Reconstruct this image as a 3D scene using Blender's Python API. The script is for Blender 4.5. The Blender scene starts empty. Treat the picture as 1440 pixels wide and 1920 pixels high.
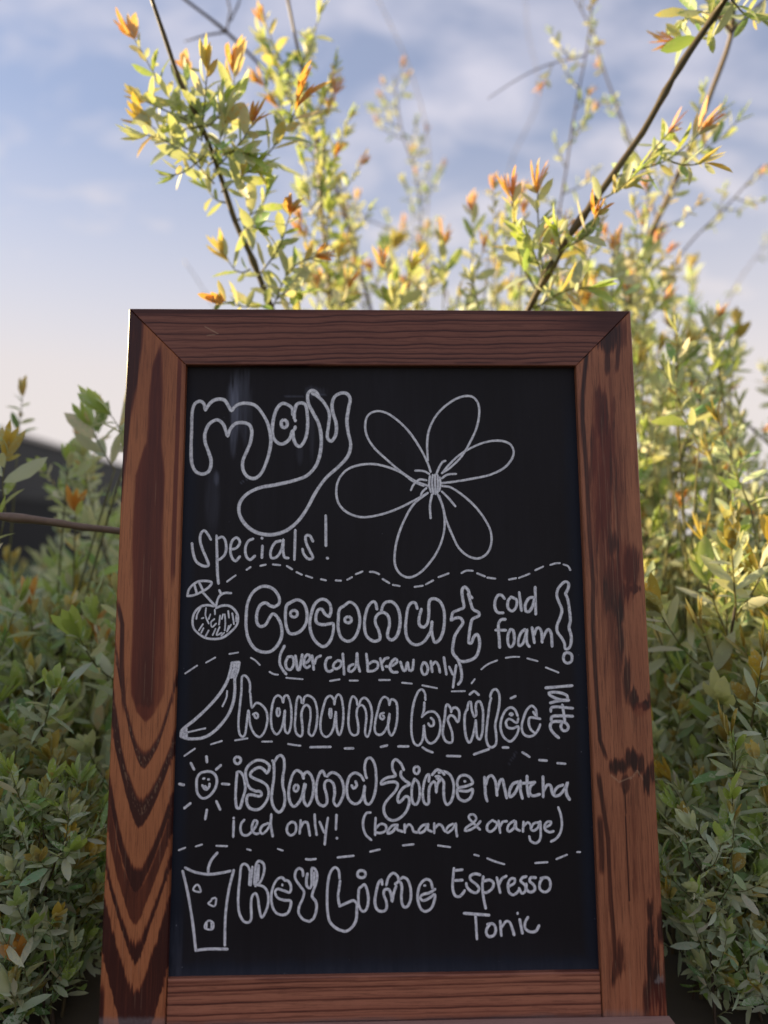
import bpy, bmesh, math, random
import numpy as np
from mathutils import Vector, Matrix

R = math.radians
sc = bpy.context.scene
col = sc.collection

# ------------------------------------------------------------------ camera
CAM_H, PITCH, F = 0.60, R(1.8), 1400.0            # metres, radians, focal length in photo pixels (1440 x 1920)
cam_d = bpy.data.cameras.new('camera')
cam = bpy.data.objects.new('camera', cam_d); col.objects.link(cam)
cam.location = (0, 0, CAM_H); cam.rotation_euler = (R(90) + PITCH, 0, 0)
cam_d.sensor_fit = 'VERTICAL'; cam_d.sensor_height = 36.0; cam_d.lens = 36.0 * F / 1920.0
cam_d.clip_start = 0.02; cam_d.clip_end = 2000
cam_d.dof.use_dof = True; cam_d.dof.focus_distance = 0.86; cam_d.dof.aperture_fstop = 1.75
cam_d.dof.aperture_blades = 0
sc.camera = cam

# ------------------------------------------------------------------ sky, sun, exposure
SUN_EL, SUN_AZ = R(20.0), R(14.0)                 # azimuth: from the left (-x), turned this far beyond the sign (+y)
SKY_STRENGTH = 0.074
world = bpy.data.worlds.new('World'); sc.world = world; world.use_nodes = True
nt = world.node_tree; nt.nodes.clear()
def N(tree, kind, **kw):
    n = tree.nodes.new(kind)
    for k, v in kw.items(): setattr(n, k, v)
    return n
out = N(nt, 'ShaderNodeOutputWorld')
sky = N(nt, 'ShaderNodeTexSky', sky_type='NISHITA', sun_disc=False)
sky.sun_elevation = SUN_EL; sky.sun_rotation = R(-90) + SUN_AZ
sky.air_density = 1.1; sky.dust_density = 0.6; sky.ozone_density = 3.4; sky.altitude = 50
bg = N(nt, 'ShaderNodeBackground'); bg.inputs['Strength'].default_value = SKY_STRENGTH
thin = N(nt, 'ShaderNodeMix', data_type='RGBA', blend_type='MULTIPLY'); thin.inputs[0].default_value = 1.0; thin.inputs[7].default_value = (0.92, 0.86, 0.87, 1)   # evening haze takes some green and blue
nt.links.new(sky.outputs[0], thin.inputs[6]); nt.links.new(thin.outputs[2], bg.inputs['Color'])
# thin high cloud: noise on the plane the view rays reach
tc = N(nt, 'ShaderNodeTexCoord')
sep = N(nt, 'ShaderNodeSeparateXYZ'); nt.links.new(tc.outputs['Generated'], sep.inputs[0])
zz = N(nt, 'ShaderNodeMath', operation='ADD'); nt.links.new(sep.outputs['Z'], zz.inputs[0]); zz.inputs[1].default_value = 0.28
zm = N(nt, 'ShaderNodeMath', operation='MAXIMUM'); nt.links.new(zz.outputs[0], zm.inputs[0]); zm.inputs[1].default_value = 0.08
dv = N(nt, 'ShaderNodeVectorMath', operation='DIVIDE'); nt.links.new(tc.outputs['Generated'], dv.inputs[0])
cmb = N(nt, 'ShaderNodeCombineXYZ')
for i in range(3): nt.links.new(zm.outputs[0], cmb.inputs[i])
nt.links.new(cmb.outputs[0], dv.inputs[1])
mp = N(nt, 'ShaderNodeMapping'); nt.links.new(dv.outputs[0], mp.inputs[0])
mp.inputs['Rotation'].default_value = (0, 0, R(-32)); mp.inputs['Scale'].default_value = (0.9, 1.5, 1); mp.inputs['Location'].default_value = (3.1, 1.7, 0)
nz = N(nt, 'ShaderNodeTexNoise'); nt.links.new(mp.outputs[0], nz.inputs['Vector'])
nz.inputs['Scale'].default_value = 4.4; nz.inputs['Detail'].default_value = 8; nz.inputs['Roughness'].default_value = 0.58; nz.inputs['Distortion'].default_value = 0.25
rp = N(nt, 'ShaderNodeValToRGB'); nt.links.new(nz.outputs[0], rp.inputs[0])
rp.color_ramp.elements[0].position = 0.42; rp.color_ramp.elements[0].color = (0.34, 0.34, 0.34, 1)
rp.color_ramp.elements[1].position = 0.64; rp.color_ramp.elements[1].color = (0.95, 0.95, 0.95, 1)
# the cloud sheet closes up towards the horizon
hz = N(nt, 'ShaderNodeMapRange'); nt.links.new(sep.outputs['Z'], hz.inputs[0])
hz.inputs[1].default_value = 0.0; hz.inputs[2].default_value = 0.62; hz.inputs[3].default_value = 1.5; hz.inputs[4].default_value = 0.0
mx = N(nt, 'ShaderNodeMath', operation='MAXIMUM'); nt.links.new(rp.outputs[0], mx.inputs[0]); nt.links.new(hz.outputs[0], mx.inputs[1])
bgc = N(nt, 'ShaderNodeBackground'); cw = N(nt, 'ShaderNodeMapRange'); nt.links.new(sep.outputs['Z'], cw.inputs[0]); cw.inputs[1].default_value = 0.15; cw.inputs[2].default_value = 0.52
cc = N(nt, 'ShaderNodeMix', data_type='RGBA'); nt.links.new(cw.outputs[0], cc.inputs[0]); cc.inputs[6].default_value = (0.325, 0.300, 0.294, 1); cc.inputs[7].default_value = (0.276, 0.273, 0.318, 1)
nt.links.new(cc.outputs[2], bgc.inputs['Color']); bgc.inputs['Strength'].default_value = 1.0
ms = N(nt, 'ShaderNodeMixShader')
nt.links.new(mx.outputs[0], ms.inputs[0]); nt.links.new(bg.outputs[0], ms.inputs[1]); nt.links.new(bgc.outputs[0], ms.inputs[2])
nt.links.new(ms.outputs[0], out.inputs['Surface'])

sun_d = bpy.data.lights.new('sun', 'SUN'); sun_d.energy = 5.0; sun_d.angle = R(0.5); sun_d.color = (1.0, 0.77, 0.43)
sun = bpy.data.objects.new('sun', sun_d); col.objects.link(sun)
SUN_DIR = Vector((-math.cos(SUN_AZ) * math.cos(SUN_EL), math.sin(SUN_AZ) * math.cos(SUN_EL), math.sin(SUN_EL)))
sun.rotation_euler = SUN_DIR.to_track_quat('Z', 'Y').to_euler(); sun.location = SUN_DIR * 10 + Vector((0, 0, 3))

sc.view_settings.view_transform = 'Standard'; sc.view_settings.look = 'None'
sc.view_settings.exposure = 1.36; sc.view_settings.gamma = 1.0
sc.cycles.max_bounces = 10; sc.cycles.diffuse_bounces = 8; sc.cycles.transmission_bounces = 8; sc.cycles.transparent_max_bounces = 8

# ------------------------------------------------------------------ helpers
RIGHT = np.array([1.0, 0, 0]); FWD = np.array([0, math.cos(PITCH), math.sin(PITCH)]); UP = np.array([0, -math.sin(PITCH), math.cos(PITCH)])
CAM = np.array([0, 0, CAM_H])
def at(x, y, d):
    """world point at depth d metres in the direction of photo position (x, y)"""
    return CAM + RIGHT * ((x - 720) / F * d) + FWD * d - UP * ((y - 960) / F * d)

def tag(o, label=None, cat=None, group=None, kind=None):
    if label: o['label'] = label
    if cat: o['category'] = cat
    if group: o['group'] = group
    if kind: o['kind'] = kind
    return o
def empty(name, loc=(0, 0, 0)):
    o = bpy.data.objects.new(name, None); col.objects.link(o); o.location = loc; o.empty_display_size = 0.1
    return o
def mesh_obj(name, verts, faces, mat, parent=None, smooth=False):
    me = bpy.data.meshes.new(name)
    me.from_pydata(verts if isinstance(verts, list) else verts.tolist(), [], faces if isinstance(faces, list) else faces.tolist())
    me.update()
    if mat: me.materials.append(mat)
    if smooth: me.polygons.foreach_set('use_smooth', [True] * len(me.polygons))
    o = bpy.data.objects.new(name, me); col.objects.link(o)
    if parent: o.parent = parent
    return o
def attr_float(o, name, vals):
    a = o.data.attributes.new(name, 'FLOAT', 'POINT'); a.data.foreach_set('value', np.asarray(vals, np.float32).ravel())
def attr_color(o, name, vals):
    a = o.data.attributes.new(name, 'FLOAT_COLOR', 'POINT'); a.data.foreach_set('color', np.asarray(vals, np.float32).ravel())
def box(name, x0, x1, y0, y1, z0, z1, mat, parent=None, bevel=0.0):
    bm = bmesh.new()
    bmesh.ops.create_cube(bm, size=1)
    for v in bm.verts:
        v.co = Vector((x0 + (v.co.x + .5) * (x1 - x0), y0 + (v.co.y + .5) * (y1 - y0), z0 + (v.co.z + .5) * (z1 - z0)))
    if bevel: bmesh.ops.bevel(bm, geom=bm.edges[:], offset=bevel, segments=2, affect='EDGES', profile=0.6)
    me = bpy.data.meshes.new(name); bm.to_mesh(me); bm.free(); me.materials.append(mat)
    o = bpy.data.objects.new(name, me); col.objects.link(o)
    if parent: o.parent = parent
    return o

def material(name):
    m = bpy.data.materials.new(name); m.use_nodes = True
    t = m.node_tree; t.nodes.clear()
    o = N(t, 'ShaderNodeOutputMaterial'); p = N(t, 'ShaderNodeBsdfPrincipled')
    t.links.new(p.outputs[0], o.inputs['Surface'])
    return m, t, p, o
def noise(t, vec, scale, detail=4, rough=0.55, dist=0.0):
    n = N(t, 'ShaderNodeTexNoise')
    n.inputs['Scale'].default_value = scale; n.inputs['Detail'].default_value = detail
    n.inputs['Roughness'].default_value = rough; n.inputs['Distortion'].default_value = dist
    if vec is not None: t.links.new(vec, n.inputs['Vector'])
    return n
def scaled(t, vec, s):
    m = N(t, 'ShaderNodeMapping'); m.inputs['Scale'].default_value = s; t.links.new(vec, m.inputs[0]); return m.outputs[0]
def ramp(t, fac, stops):
    r = N(t, 'ShaderNodeValToRGB'); t.links.new(fac, r.inputs[0])
    e = r.color_ramp.elements
    while len(e) < len(stops): e.new(0.5)
    for el, (p, c) in zip(e, stops): el.position = p; el.color = (*c, 1) if len(c) == 3 else c
    return r.outputs[0]
def mixc(t, fac, a, b, mode='MIX'):
    m = N(t, 'ShaderNodeMix', data_type='RGBA', blend_type=mode)
    for sock, v in ((m.inputs[0], fac), (m.inputs[6], a), (m.inputs[7], b)):
        if hasattr(v, 'links'): t.links.new(v, sock)
        else: sock.default_value = v if not isinstance(v, tuple) else (*v, 1)
    return m.outputs[2]
def math_(t, op, a, b):
    m = N(t, 'ShaderNodeMath', operation=op)
    for sock, v in ((m.inputs[0], a), (m.inputs[1], b)):
        if hasattr(v, 'links'): t.links.new(v, sock)
        else: sock.default_value = v
    return m.outputs[0]
def bump(t, p, h, strength, dist):
    b = N(t, 'ShaderNodeBump'); b.inputs['Strength'].default_value = strength; b.inputs['Distance'].default_value = dist
    t.links.new(h, b.inputs['Height']); t.links.new(b.outputs[0], p.inputs['Normal'])

# ------------------------------------------------------------------ materials
def wood_material(name, light, mid, dark, along='Z', contrast=1.0, rough=0.42):
    """stained softwood: attribute 'grain' runs from pale early wood (0) to dark late wood (1)"""
    m, t, p, o = material(name)
    tcn = N(t, 'ShaderNodeTexCoord'); ob = tcn.outputs['Object']
    st = {'Z': (1, 1, .03), 'X': (.03, 1, 1)}[along]
    fine = noise(t, scaled(t, ob, st), 900, 5, .7)
    streak = noise(t, scaled(t, ob, st), 190, 4, .6)
    blotch = noise(t, ob, 9, 3, .5)
    at_ = N(t, 'ShaderNodeAttribute', attribute_name='grain')
    g = math_(t, 'ADD', at_.outputs['Fac'], math_(t, 'MULTIPLY', math_(t, 'SUBTRACT', streak.outputs[0], .5), .60 * contrast))
    g = math_(t, 'ADD', g, math_(t, 'MULTIPLY', math_(t, 'SUBTRACT', fine.outputs[0], .5), .60 * contrast))
    c = ramp(t, g, [(0.0, light), (0.30, tuple(.62 * a + .38 * b for a, b in zip(light, mid))), (0.58, mid), (1.0, dark)])
    c = mixc(t, math_(t, 'MULTIPLY', blotch.outputs[0], .35), c, tuple(.55 * a for a in mid))
    red = N(t, 'ShaderNodeAttribute', attribute_name='red')
    pores = math_(t, 'GREATER_THAN', noise(t, scaled(t, ob, st), 800, 3, .65).outputs[0], .56)
    c = mixc(t, math_(t, 'MULTIPLY', pores, .34), c, dark)
    c = mixc(t, red.outputs['Fac'], c, (0.150, 0.020, 0.009))
    du = N(t, 'ShaderNodeAttribute', attribute_name='dust')
    dn = noise(t, ob, 420, 4, .7)
    c = mixc(t, math_(t, 'MULTIPLY', du.outputs['Fac'], dn.outputs[0]), c, (0.20, 0.18, 0.18))
    # pale scratches where the surface was scraped along the grain
    sr = N(t, 'ShaderNodeAttribute', attribute_name='scratch')
    c = mixc(t, sr.outputs['Fac'], c, (0.42, 0.26, 0.16))
    t.links.new(c, p.inputs['Base Color'])
    p.inputs['Roughness'].default_value = rough; p.inputs['Specular IOR Level'].default_value = 0.34
    bump(t, p, math_(t, 'SUBTRACT', fine.outputs[0], math_(t, 'MULTIPLY', at_.outputs['Fac'], .25)), 0.30, 0.0006)
    return m
M_STILE_WARM = wood_material('stained_wood_warm', (0.500, 0.178, 0.070), (0.190, 0.048, 0.021), (0.036, 0.0075, 0.0065))
M_STILE_DARK = wood_material('stained_wood_charred', (0.460, 0.172, 0.082), (0.180, 0.052, 0.027), (0.016, 0.0066, 0.0064), contrast=1.35)
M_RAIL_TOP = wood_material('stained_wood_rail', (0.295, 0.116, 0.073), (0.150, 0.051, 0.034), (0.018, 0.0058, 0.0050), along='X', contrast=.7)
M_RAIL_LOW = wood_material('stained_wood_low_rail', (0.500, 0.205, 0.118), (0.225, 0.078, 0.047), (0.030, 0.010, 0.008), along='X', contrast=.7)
M_LEDGE = wood_material('stained_wood_ledge', (0.46, 0.285, 0.235), (0.36, 0.205, 0.165), (0.17, 0.088, 0.070), along='X', contrast=.35, rough=.6)

# the black writing surface, with chalk dust from attribute 'dust' and a bluish edge from attribute 'edge'
M_PANEL, t, p, o = material('chalkboard_black')
ob = N(t, 'ShaderNodeTexCoord').outputs['Object']
du = N(t, 'ShaderNodeAttribute', attribute_name='dust'); ed = N(t, 'ShaderNodeAttribute', attribute_name='edge')
big = noise(t, ob, 6, 4, .6); gr = noise(t, ob, 700, 3, .7); st = noise(t, scaled(t, ob, (1, 1, .08)), 160, 4, .65)
c = mixc(t, big.outputs[0], (0.0068, 0.0051, 0.0060), (0.0120, 0.0090, 0.0114))
c = mixc(t, math_(t, 'MULTIPLY', ed.outputs['Fac'], math_(t, 'ADD', .35, math_(t, 'MULTIPLY', gr.outputs[0], .9))), c, (0.0085, 0.0125, 0.0245))
sm = math_(t, 'MULTIPLY', du.outputs['Fac'], math_(t, 'MULTIPLY', st.outputs[0], 1.9))
c = mixc(t, sm, c, (0.17, 0.18, 0.24))
vo = N(t, 'ShaderNodeTexVoronoi'); vo.inputs['Scale'].default_value = 130; t.links.new(ob, vo.inputs['Vector'])
ln = noise(t, ob, 14, 3, .6)
thr = math_(t, 'ADD', math_(t, 'MULTIPLY', ed.outputs['Fac'], .07), math_(t, 'MULTIPLY', math_(t, 'SUBTRACT', ln.outputs[0], .45), .22))
speck = math_(t, 'LESS_THAN', vo.outputs['Distance'], thr)
rs = N(t, 'ShaderNodeSeparateColor'); t.links.new(vo.outputs['Color'], rs.inputs[0])
speck = math_(t, 'MULTIPLY', speck, math_(t, 'GREATER_THAN', rs.outputs[0], .72))
c = mixc(t, math_(t, 'MULTIPLY', speck, .35), c, (0.30, 0.30, 0.36))
t.links.new(c, p.inputs['Base Color']); p.inputs['Roughness'].default_value = 0.6; p.inputs['Specular IOR Level'].default_value = 0.20
bump(t, p, gr.outputs[0], .12, .0004)

# white chalk marker, thinner and streaky along the stroke
M_CHALK, t, p, o = material('chalk_marker')
ob = N(t, 'ShaderNodeTexCoord').outputs['Object']
n1 = noise(t, ob, 260, 5, .7); n2 = noise(t, ob, 1500, 3, .7)
edge = N(t, 'ShaderNodeAttribute', attribute_name='across')
v = math_(t, 'ADD', math_(t, 'MULTIPLY', n1.outputs[0], .55), math_(t, 'MULTIPLY', n2.outputs[0], .45))
c = ramp(t, v, [(.28, (.50, .50, .57)), (.5, (.74, .73, .78)), (.68, (.92, .91, .92))])
t.links.new(c, p.inputs['Base Color']); p.inputs['Roughness'].default_value = 0.8
tr = N(t, 'ShaderNodeBsdfTransparent'); mxs = N(t, 'ShaderNodeMixShader')
al = math_(t, 'SUBTRACT', 1.10, math_(t, 'POWER', edge.outputs['Fac'], 2.6))
al = math_(t, 'ADD', al, math_(t, 'MULTIPLY', math_(t, 'SUBTRACT', n2.outputs[0], .55), 1.3))
al = math_(t, 'MULTIPLY', al, math_(t, 'ADD', .38, math_(t, 'MULTIPLY', n1.outputs[0], 1.05)))
m_ = N(t, 'ShaderNodeClamp'); t.links.new(al, m_.inputs[0])
t.links.new(m_.outputs[0], mxs.inputs[0]); t.links.new(tr.outputs[0], mxs.inputs[1]); t.links.new(p.outputs[0], mxs.inputs[2])
t.links.new(mxs.outputs[0], o.inputs['Surface'])

# willow leaves: colour per leaf in attribute 'tint', its alpha = how variegated the leaf is
M_LEAF, t, p, o = material('willow_leaf')
ob = N(t, 'ShaderNodeTexCoord').outputs['Object']
ti = N(t, 'ShaderNodeAttribute', attribute_name='tint')
mott = noise(t, ob, 150, 4, .65, .6)
va = math_(t, 'GREATER_THAN', math_(t, 'ADD', mott.outputs[0], math_(t, 'MULTIPLY', ti.outputs['Alpha'], .34)), .66)
c = mixc(t, math_(t, 'MULTIPLY', va, .75), ti.outputs['Color'], (0.60, 0.64, 0.50))
t.links.new(c, p.inputs['Base Color']); p.inputs['Roughness'].default_value = 0.48; p.inputs['Specular IOR Level'].default_value = 0.4
trl = N(t, 'ShaderNodeBsdfTranslucent'); t.links.new(mixc(t, .30, mixc(t, .4, c, (1.0, .98, .32), 'MULTIPLY'), (.95, .90, .18)), trl.inputs['Color'])
mxs = N(t, 'ShaderNodeMixShader'); mxs.inputs[0].default_value = 0.40
t.links.new(p.outputs[0], mxs.inputs[1]); t.links.new(trl.outputs[0], mxs.inputs[2]); t.links.new(mxs.outputs[0], o.inputs['Surface'])

M_BARK, t, p, o = material('willow_bark')
ob = N(t, 'ShaderNodeTexCoord').outputs['Object']
n1 = noise(t, ob, 120, 4, .6); ti = N(t, 'ShaderNodeAttribute', attribute_name='tint')
c = mixc(t, n1.outputs[0], mixc(t, 1.0, ti.outputs['Color'], (.45, .42, .40), 'MULTIPLY'), ti.outputs['Color'])
t.links.new(c, p.inputs['Base Color']); p.inputs['Roughness'].default_value = 0.5
bump(t, p, n1.outputs[0], .4, .001)

def plain(name, c0, c1, scale, rough, st=(1, 1, 1)):
    m, t, p, o = material(name)
    ob = N(t, 'ShaderNodeTexCoord').outputs['Object']
    n = noise(t, scaled(t, ob, st), scale, 5, .6)
    t.links.new(mixc(t, n.outputs[0], c0, c1), p.inputs['Base Color']); p.inputs['Roughness'].default_value = rough
    bump(t, p, n.outputs[0], .3, .01)
    return m
M_SOIL = plain('garden_soil', (0.030, 0.022, 0.014), (0.085, 0.065, 0.042), 7, .95)
M_GRASS = plain('lawn', (0.030, 0.055, 0.015), (0.070, 0.105, 0.030), 3, .95)
M_CLAD = plain('grey_metal_cladding', (0.014, 0.0145, 0.020), (0.020, 0.0205, 0.028), 1.2, .6, (1, 1, .1))
M_BLACK = plain('shaded_wall_black', (0.006, 0.006, 0.008), (0.012, 0.011, 0.013), 3, .8, (1, 1, .1))  # shadow on the lower shed wall, put into its near-black colour
M_ROOF = plain('dark_roof_sheet', (0.040, 0.041, 0.050), (0.060, 0.060, 0.070), 2, .7)

# ------------------------------------------------------------------ the ground
def sheet(name, x0, x1, y0, y1, z, mat, n=1):
    vs = [(x0 + (x1 - x0) * i / n, y0 + (y1 - y0) * j / n, z) for j in range(n + 1) for i in range(n + 1)]
    fs = [(j * (n + 1) + i, j * (n + 1) + i + 1, (j + 1) * (n + 1) + i + 1, (j + 1) * (n + 1) + i) for j in range(n) for i in range(n)]
    return tag(mesh_obj(name, vs, fs, mat), kind='structure')
sheet('ground', -900, 900, -900, 900, 0.0, M_GRASS)
sheet('planting_bed', -4, 4, 0.45, 4.6, 0.004, M_SOIL)

# ------------------------------------------------------------------ the chalkboard sign
FIT = [-0.135945, -0.024795, -0.002106, -0.002583, -0.242187, 0.892901, 0.068874, 0.742244, 0.785160, 0.069065]
def rot(rx, ry, rz):
    cx, sx, cy, sy, cz, sz = math.cos(rx), math.sin(rx), math.cos(ry), math.sin(ry), math.cos(rz), math.sin(rz)
    return np.array([[cz, -sz, 0], [sz, cz, 0], [0, 0, 1]]) @ np.array([[cy, 0, sy], [0, 1, 0], [-sy, 0, cy]]) @ np.array([[1, 0, 0], [0, cx, -sx], [0, sx, cx]])
BR = rot(*FIT[:3]); BT = np.array(FIT[3:6])
SW, VB, VH, ST = FIT[6], FIT[7], FIT[8], FIT[9]    # stile width, top of low rail, top of ledge, top rail width
W2 = 0.30; VEND = VH + 0.0                         # half width; lower end set below
REC = 0.009                                        # panel set back from the front of the frame
CW = np.stack([RIGHT, -UP, FWD], 1)                # camera (x right, y down, z forward) -> world
def to_world(uvw): return CAM + (np.asarray(uvw, float) @ BR.T + BT) @ CW.T
def to_photo(uvw):
    q = np.asarray(uvw, float) @ BR.T + BT
    return 720 + F * q[..., 0] / q[..., 2], 960 + F * q[..., 1] / q[..., 2]
def from_photo(x, y, w):
    """point of the board plane at depth w behind its front face that the photo shows at (x, y)"""
    ray = np.stack([(np.asarray(x, float) - 720) / F, (np.asarray(y, float) - 960) / F, np.ones_like(np.asarray(x, float))], -1) @ BR
    o_ = -BT @ BR
    k = (w - o_[2]) / ray[..., 2]
    return o_[0] + ray[..., 0] * k, o_[1] + ray[..., 1] * k
# the legs reach the ground
down = to_world([0, 1, 0]) - to_world([0, 0, 0])
VEND = (0.0 - to_world([0, 0, 0])[2]) / down[2] - 0.002
sign = empty('chalkboard_sign')
ax, ay, az = (to_world([1, 0, 0]) - to_world([0, 0, 0])), (to_world([0, 0, 1]) - to_world([0, 0, 0])), -down
org = to_world([0, VEND, 0])
sign.matrix_world = Matrix(((ax[0], ay[0], az[0], org[0]), (ax[1], ay[1], az[1], org[1]), (ax[2], ay[2], az[2], org[2]), (0, 0, 0, 1)))
tag(sign, 'wood framed chalkboard sign with hand drawn May drink specials, standing before the willow', 'chalkboard sign')
def L(u, v, w): return (u, w, VEND - v)            # board (right, down, back) -> local coordinates of the sign

def board_grid(name, U, V, thick, mat, parent, w_front=0.0, cham=0.0012):
    """a board whose front is the grid U, V (rows x columns); chamfered edges, flat back"""
    nr, nc = U.shape
    Wf = np.full(U.shape, w_front); Wf[0, :] = Wf[-1, :] = Wf[:, 0] = Wf[:, -1] = w_front + cham
    verts = np.stack([U, Wf, VEND - V], -1).reshape(-1, 3)
    idx = np.arange(nr * nc).reshape(nr, nc)
    f = np.stack([idx[:-1, :-1], idx[1:, :-1], idx[1:, 1:], idx[:-1, 1:]], -1).reshape(-1, 4).tolist()
    loop = list(idx[0, :]) + list(idx[1:, -1]) + list(idx[-1, -2::-1]) + list(idx[-2:0:-1, 0])
    back = verts[loop].copy(); back[:, 1] = w_front + thick
    b0 = len(verts); n = len(loop)
    verts = np.concatenate([verts, back])
    for i in range(n):
        j = (i + 1) % n
        f.append([int(loop[i]), int(loop[j]), b0 + j, b0 + i])
    f.append([b0 + i for i in range(n)])
    ob_ = mesh_obj(name, verts, f, mat, parent)
    return ob_, loop
def spaced(a, b, n, c):
    """n values from a to b with an extra pair right at the ends for the chamfer"""
    return np.concatenate([[a, a + c], np.linspace(a + 3 * c, b - 3 * c, n), [b - c, b]])
def finish(o_, loop, U, V, fields):
    X, Y = to_photo(np.stack([U, V, np.zeros_like(U)], -1))
    d = fields(X, Y, U, V)
    for k in ('grain', 'red', 'dust', 'scratch'):
        a = np.clip(d.get(k, np.zeros_like(U)), 0, 1).ravel()
        attr_float(o_, k, np.concatenate([a, a[loop]]))

rg = np.random.default_rng(5)
def vnoise(x, y, seed, octaves=3):
    """smooth value noise in numpy"""
    tot = 0; amp = 1; s = 0
    for k in range(octaves):
        g = np.random.default_rng(seed + k).random((64, 64))
        xi, yi = np.floor(x).astype(int), np.floor(y).astype(int); fx, fy = x - xi, y - yi
        fx, fy = fx * fx * (3 - 2 * fx), fy * fy * (3 - 2 * fy)
        a = g[yi % 64, xi % 64]; b = g[yi % 64, (xi + 1) % 64]; c_ = g[(yi + 1) % 64, xi % 64]; d_ = g[(yi + 1) % 64, (xi + 1) % 64]
        tot = tot + amp * ((a * (1 - fx) + b * fx) * (1 - fy) + (c_ * (1 - fx) + d_ * fx) * fy); s += amp
        amp *= .5; x = x * 2.03; y = y * 2.03
    return tot / s - .5
def sstep(a, b, x):
    t_ = np.clip((x - a) / (b - a), 0, 1); return t_ * t_ * (3 - 2 * t_)
def interp(y, pts): return np.interp(y, [p_[0] for p_ in pts], [p_[1] for p_ in pts])
def line(X, Y, pts, w, s=1.0, soft=.5):
    """soft dark line that follows pts = (x, y) down the board"""
    xs = interp(Y, [(b, a) for a, b in pts]); ys0, ys1 = pts[0][1], pts[-1][1]
    inside = sstep(ys0 - 14, ys0 + 14, Y) * (1 - sstep(ys1 - 14, ys1 + 14, Y))
    return s * inside * (1 - sstep(w * soft, w * (1 + soft), np.abs(X - xs)))
def blob(X, Y, x, y, rx, ry, s=1.0, rough=0.0, seed=1):
    r = np.sqrt(((X - x) / rx) ** 2 + ((Y - y) / ry) ** 2) + rough * 1.5 * vnoise(X / 3.5, Y / 70, seed)
    return s * (1 - sstep(.50, 1.3, r))
def scratches(X, Y, U, spec):
    q = np.zeros_like(X); nc = U.shape[1]
    for x, y0, y1, k in spec:
        u, _ = from_photo(x, y0, 0.0); j = int(np.argmin(np.abs(U[U.shape[0] // 2] - u))); j = min(max(j, 2), nc - 3)
        fade = sstep(y0 - 6, y0 + 10, Y[:, j]) * (1 - sstep(y1 - 10, y1 + 8, Y[:, j])) * (.55 + .9 * np.abs(vnoise(Y[:, j] / 9, Y[:, j] * 0 + x, 3)))
        q[:, j] = np.maximum(q[:, j], .8 * k * fade)
    return q

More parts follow.
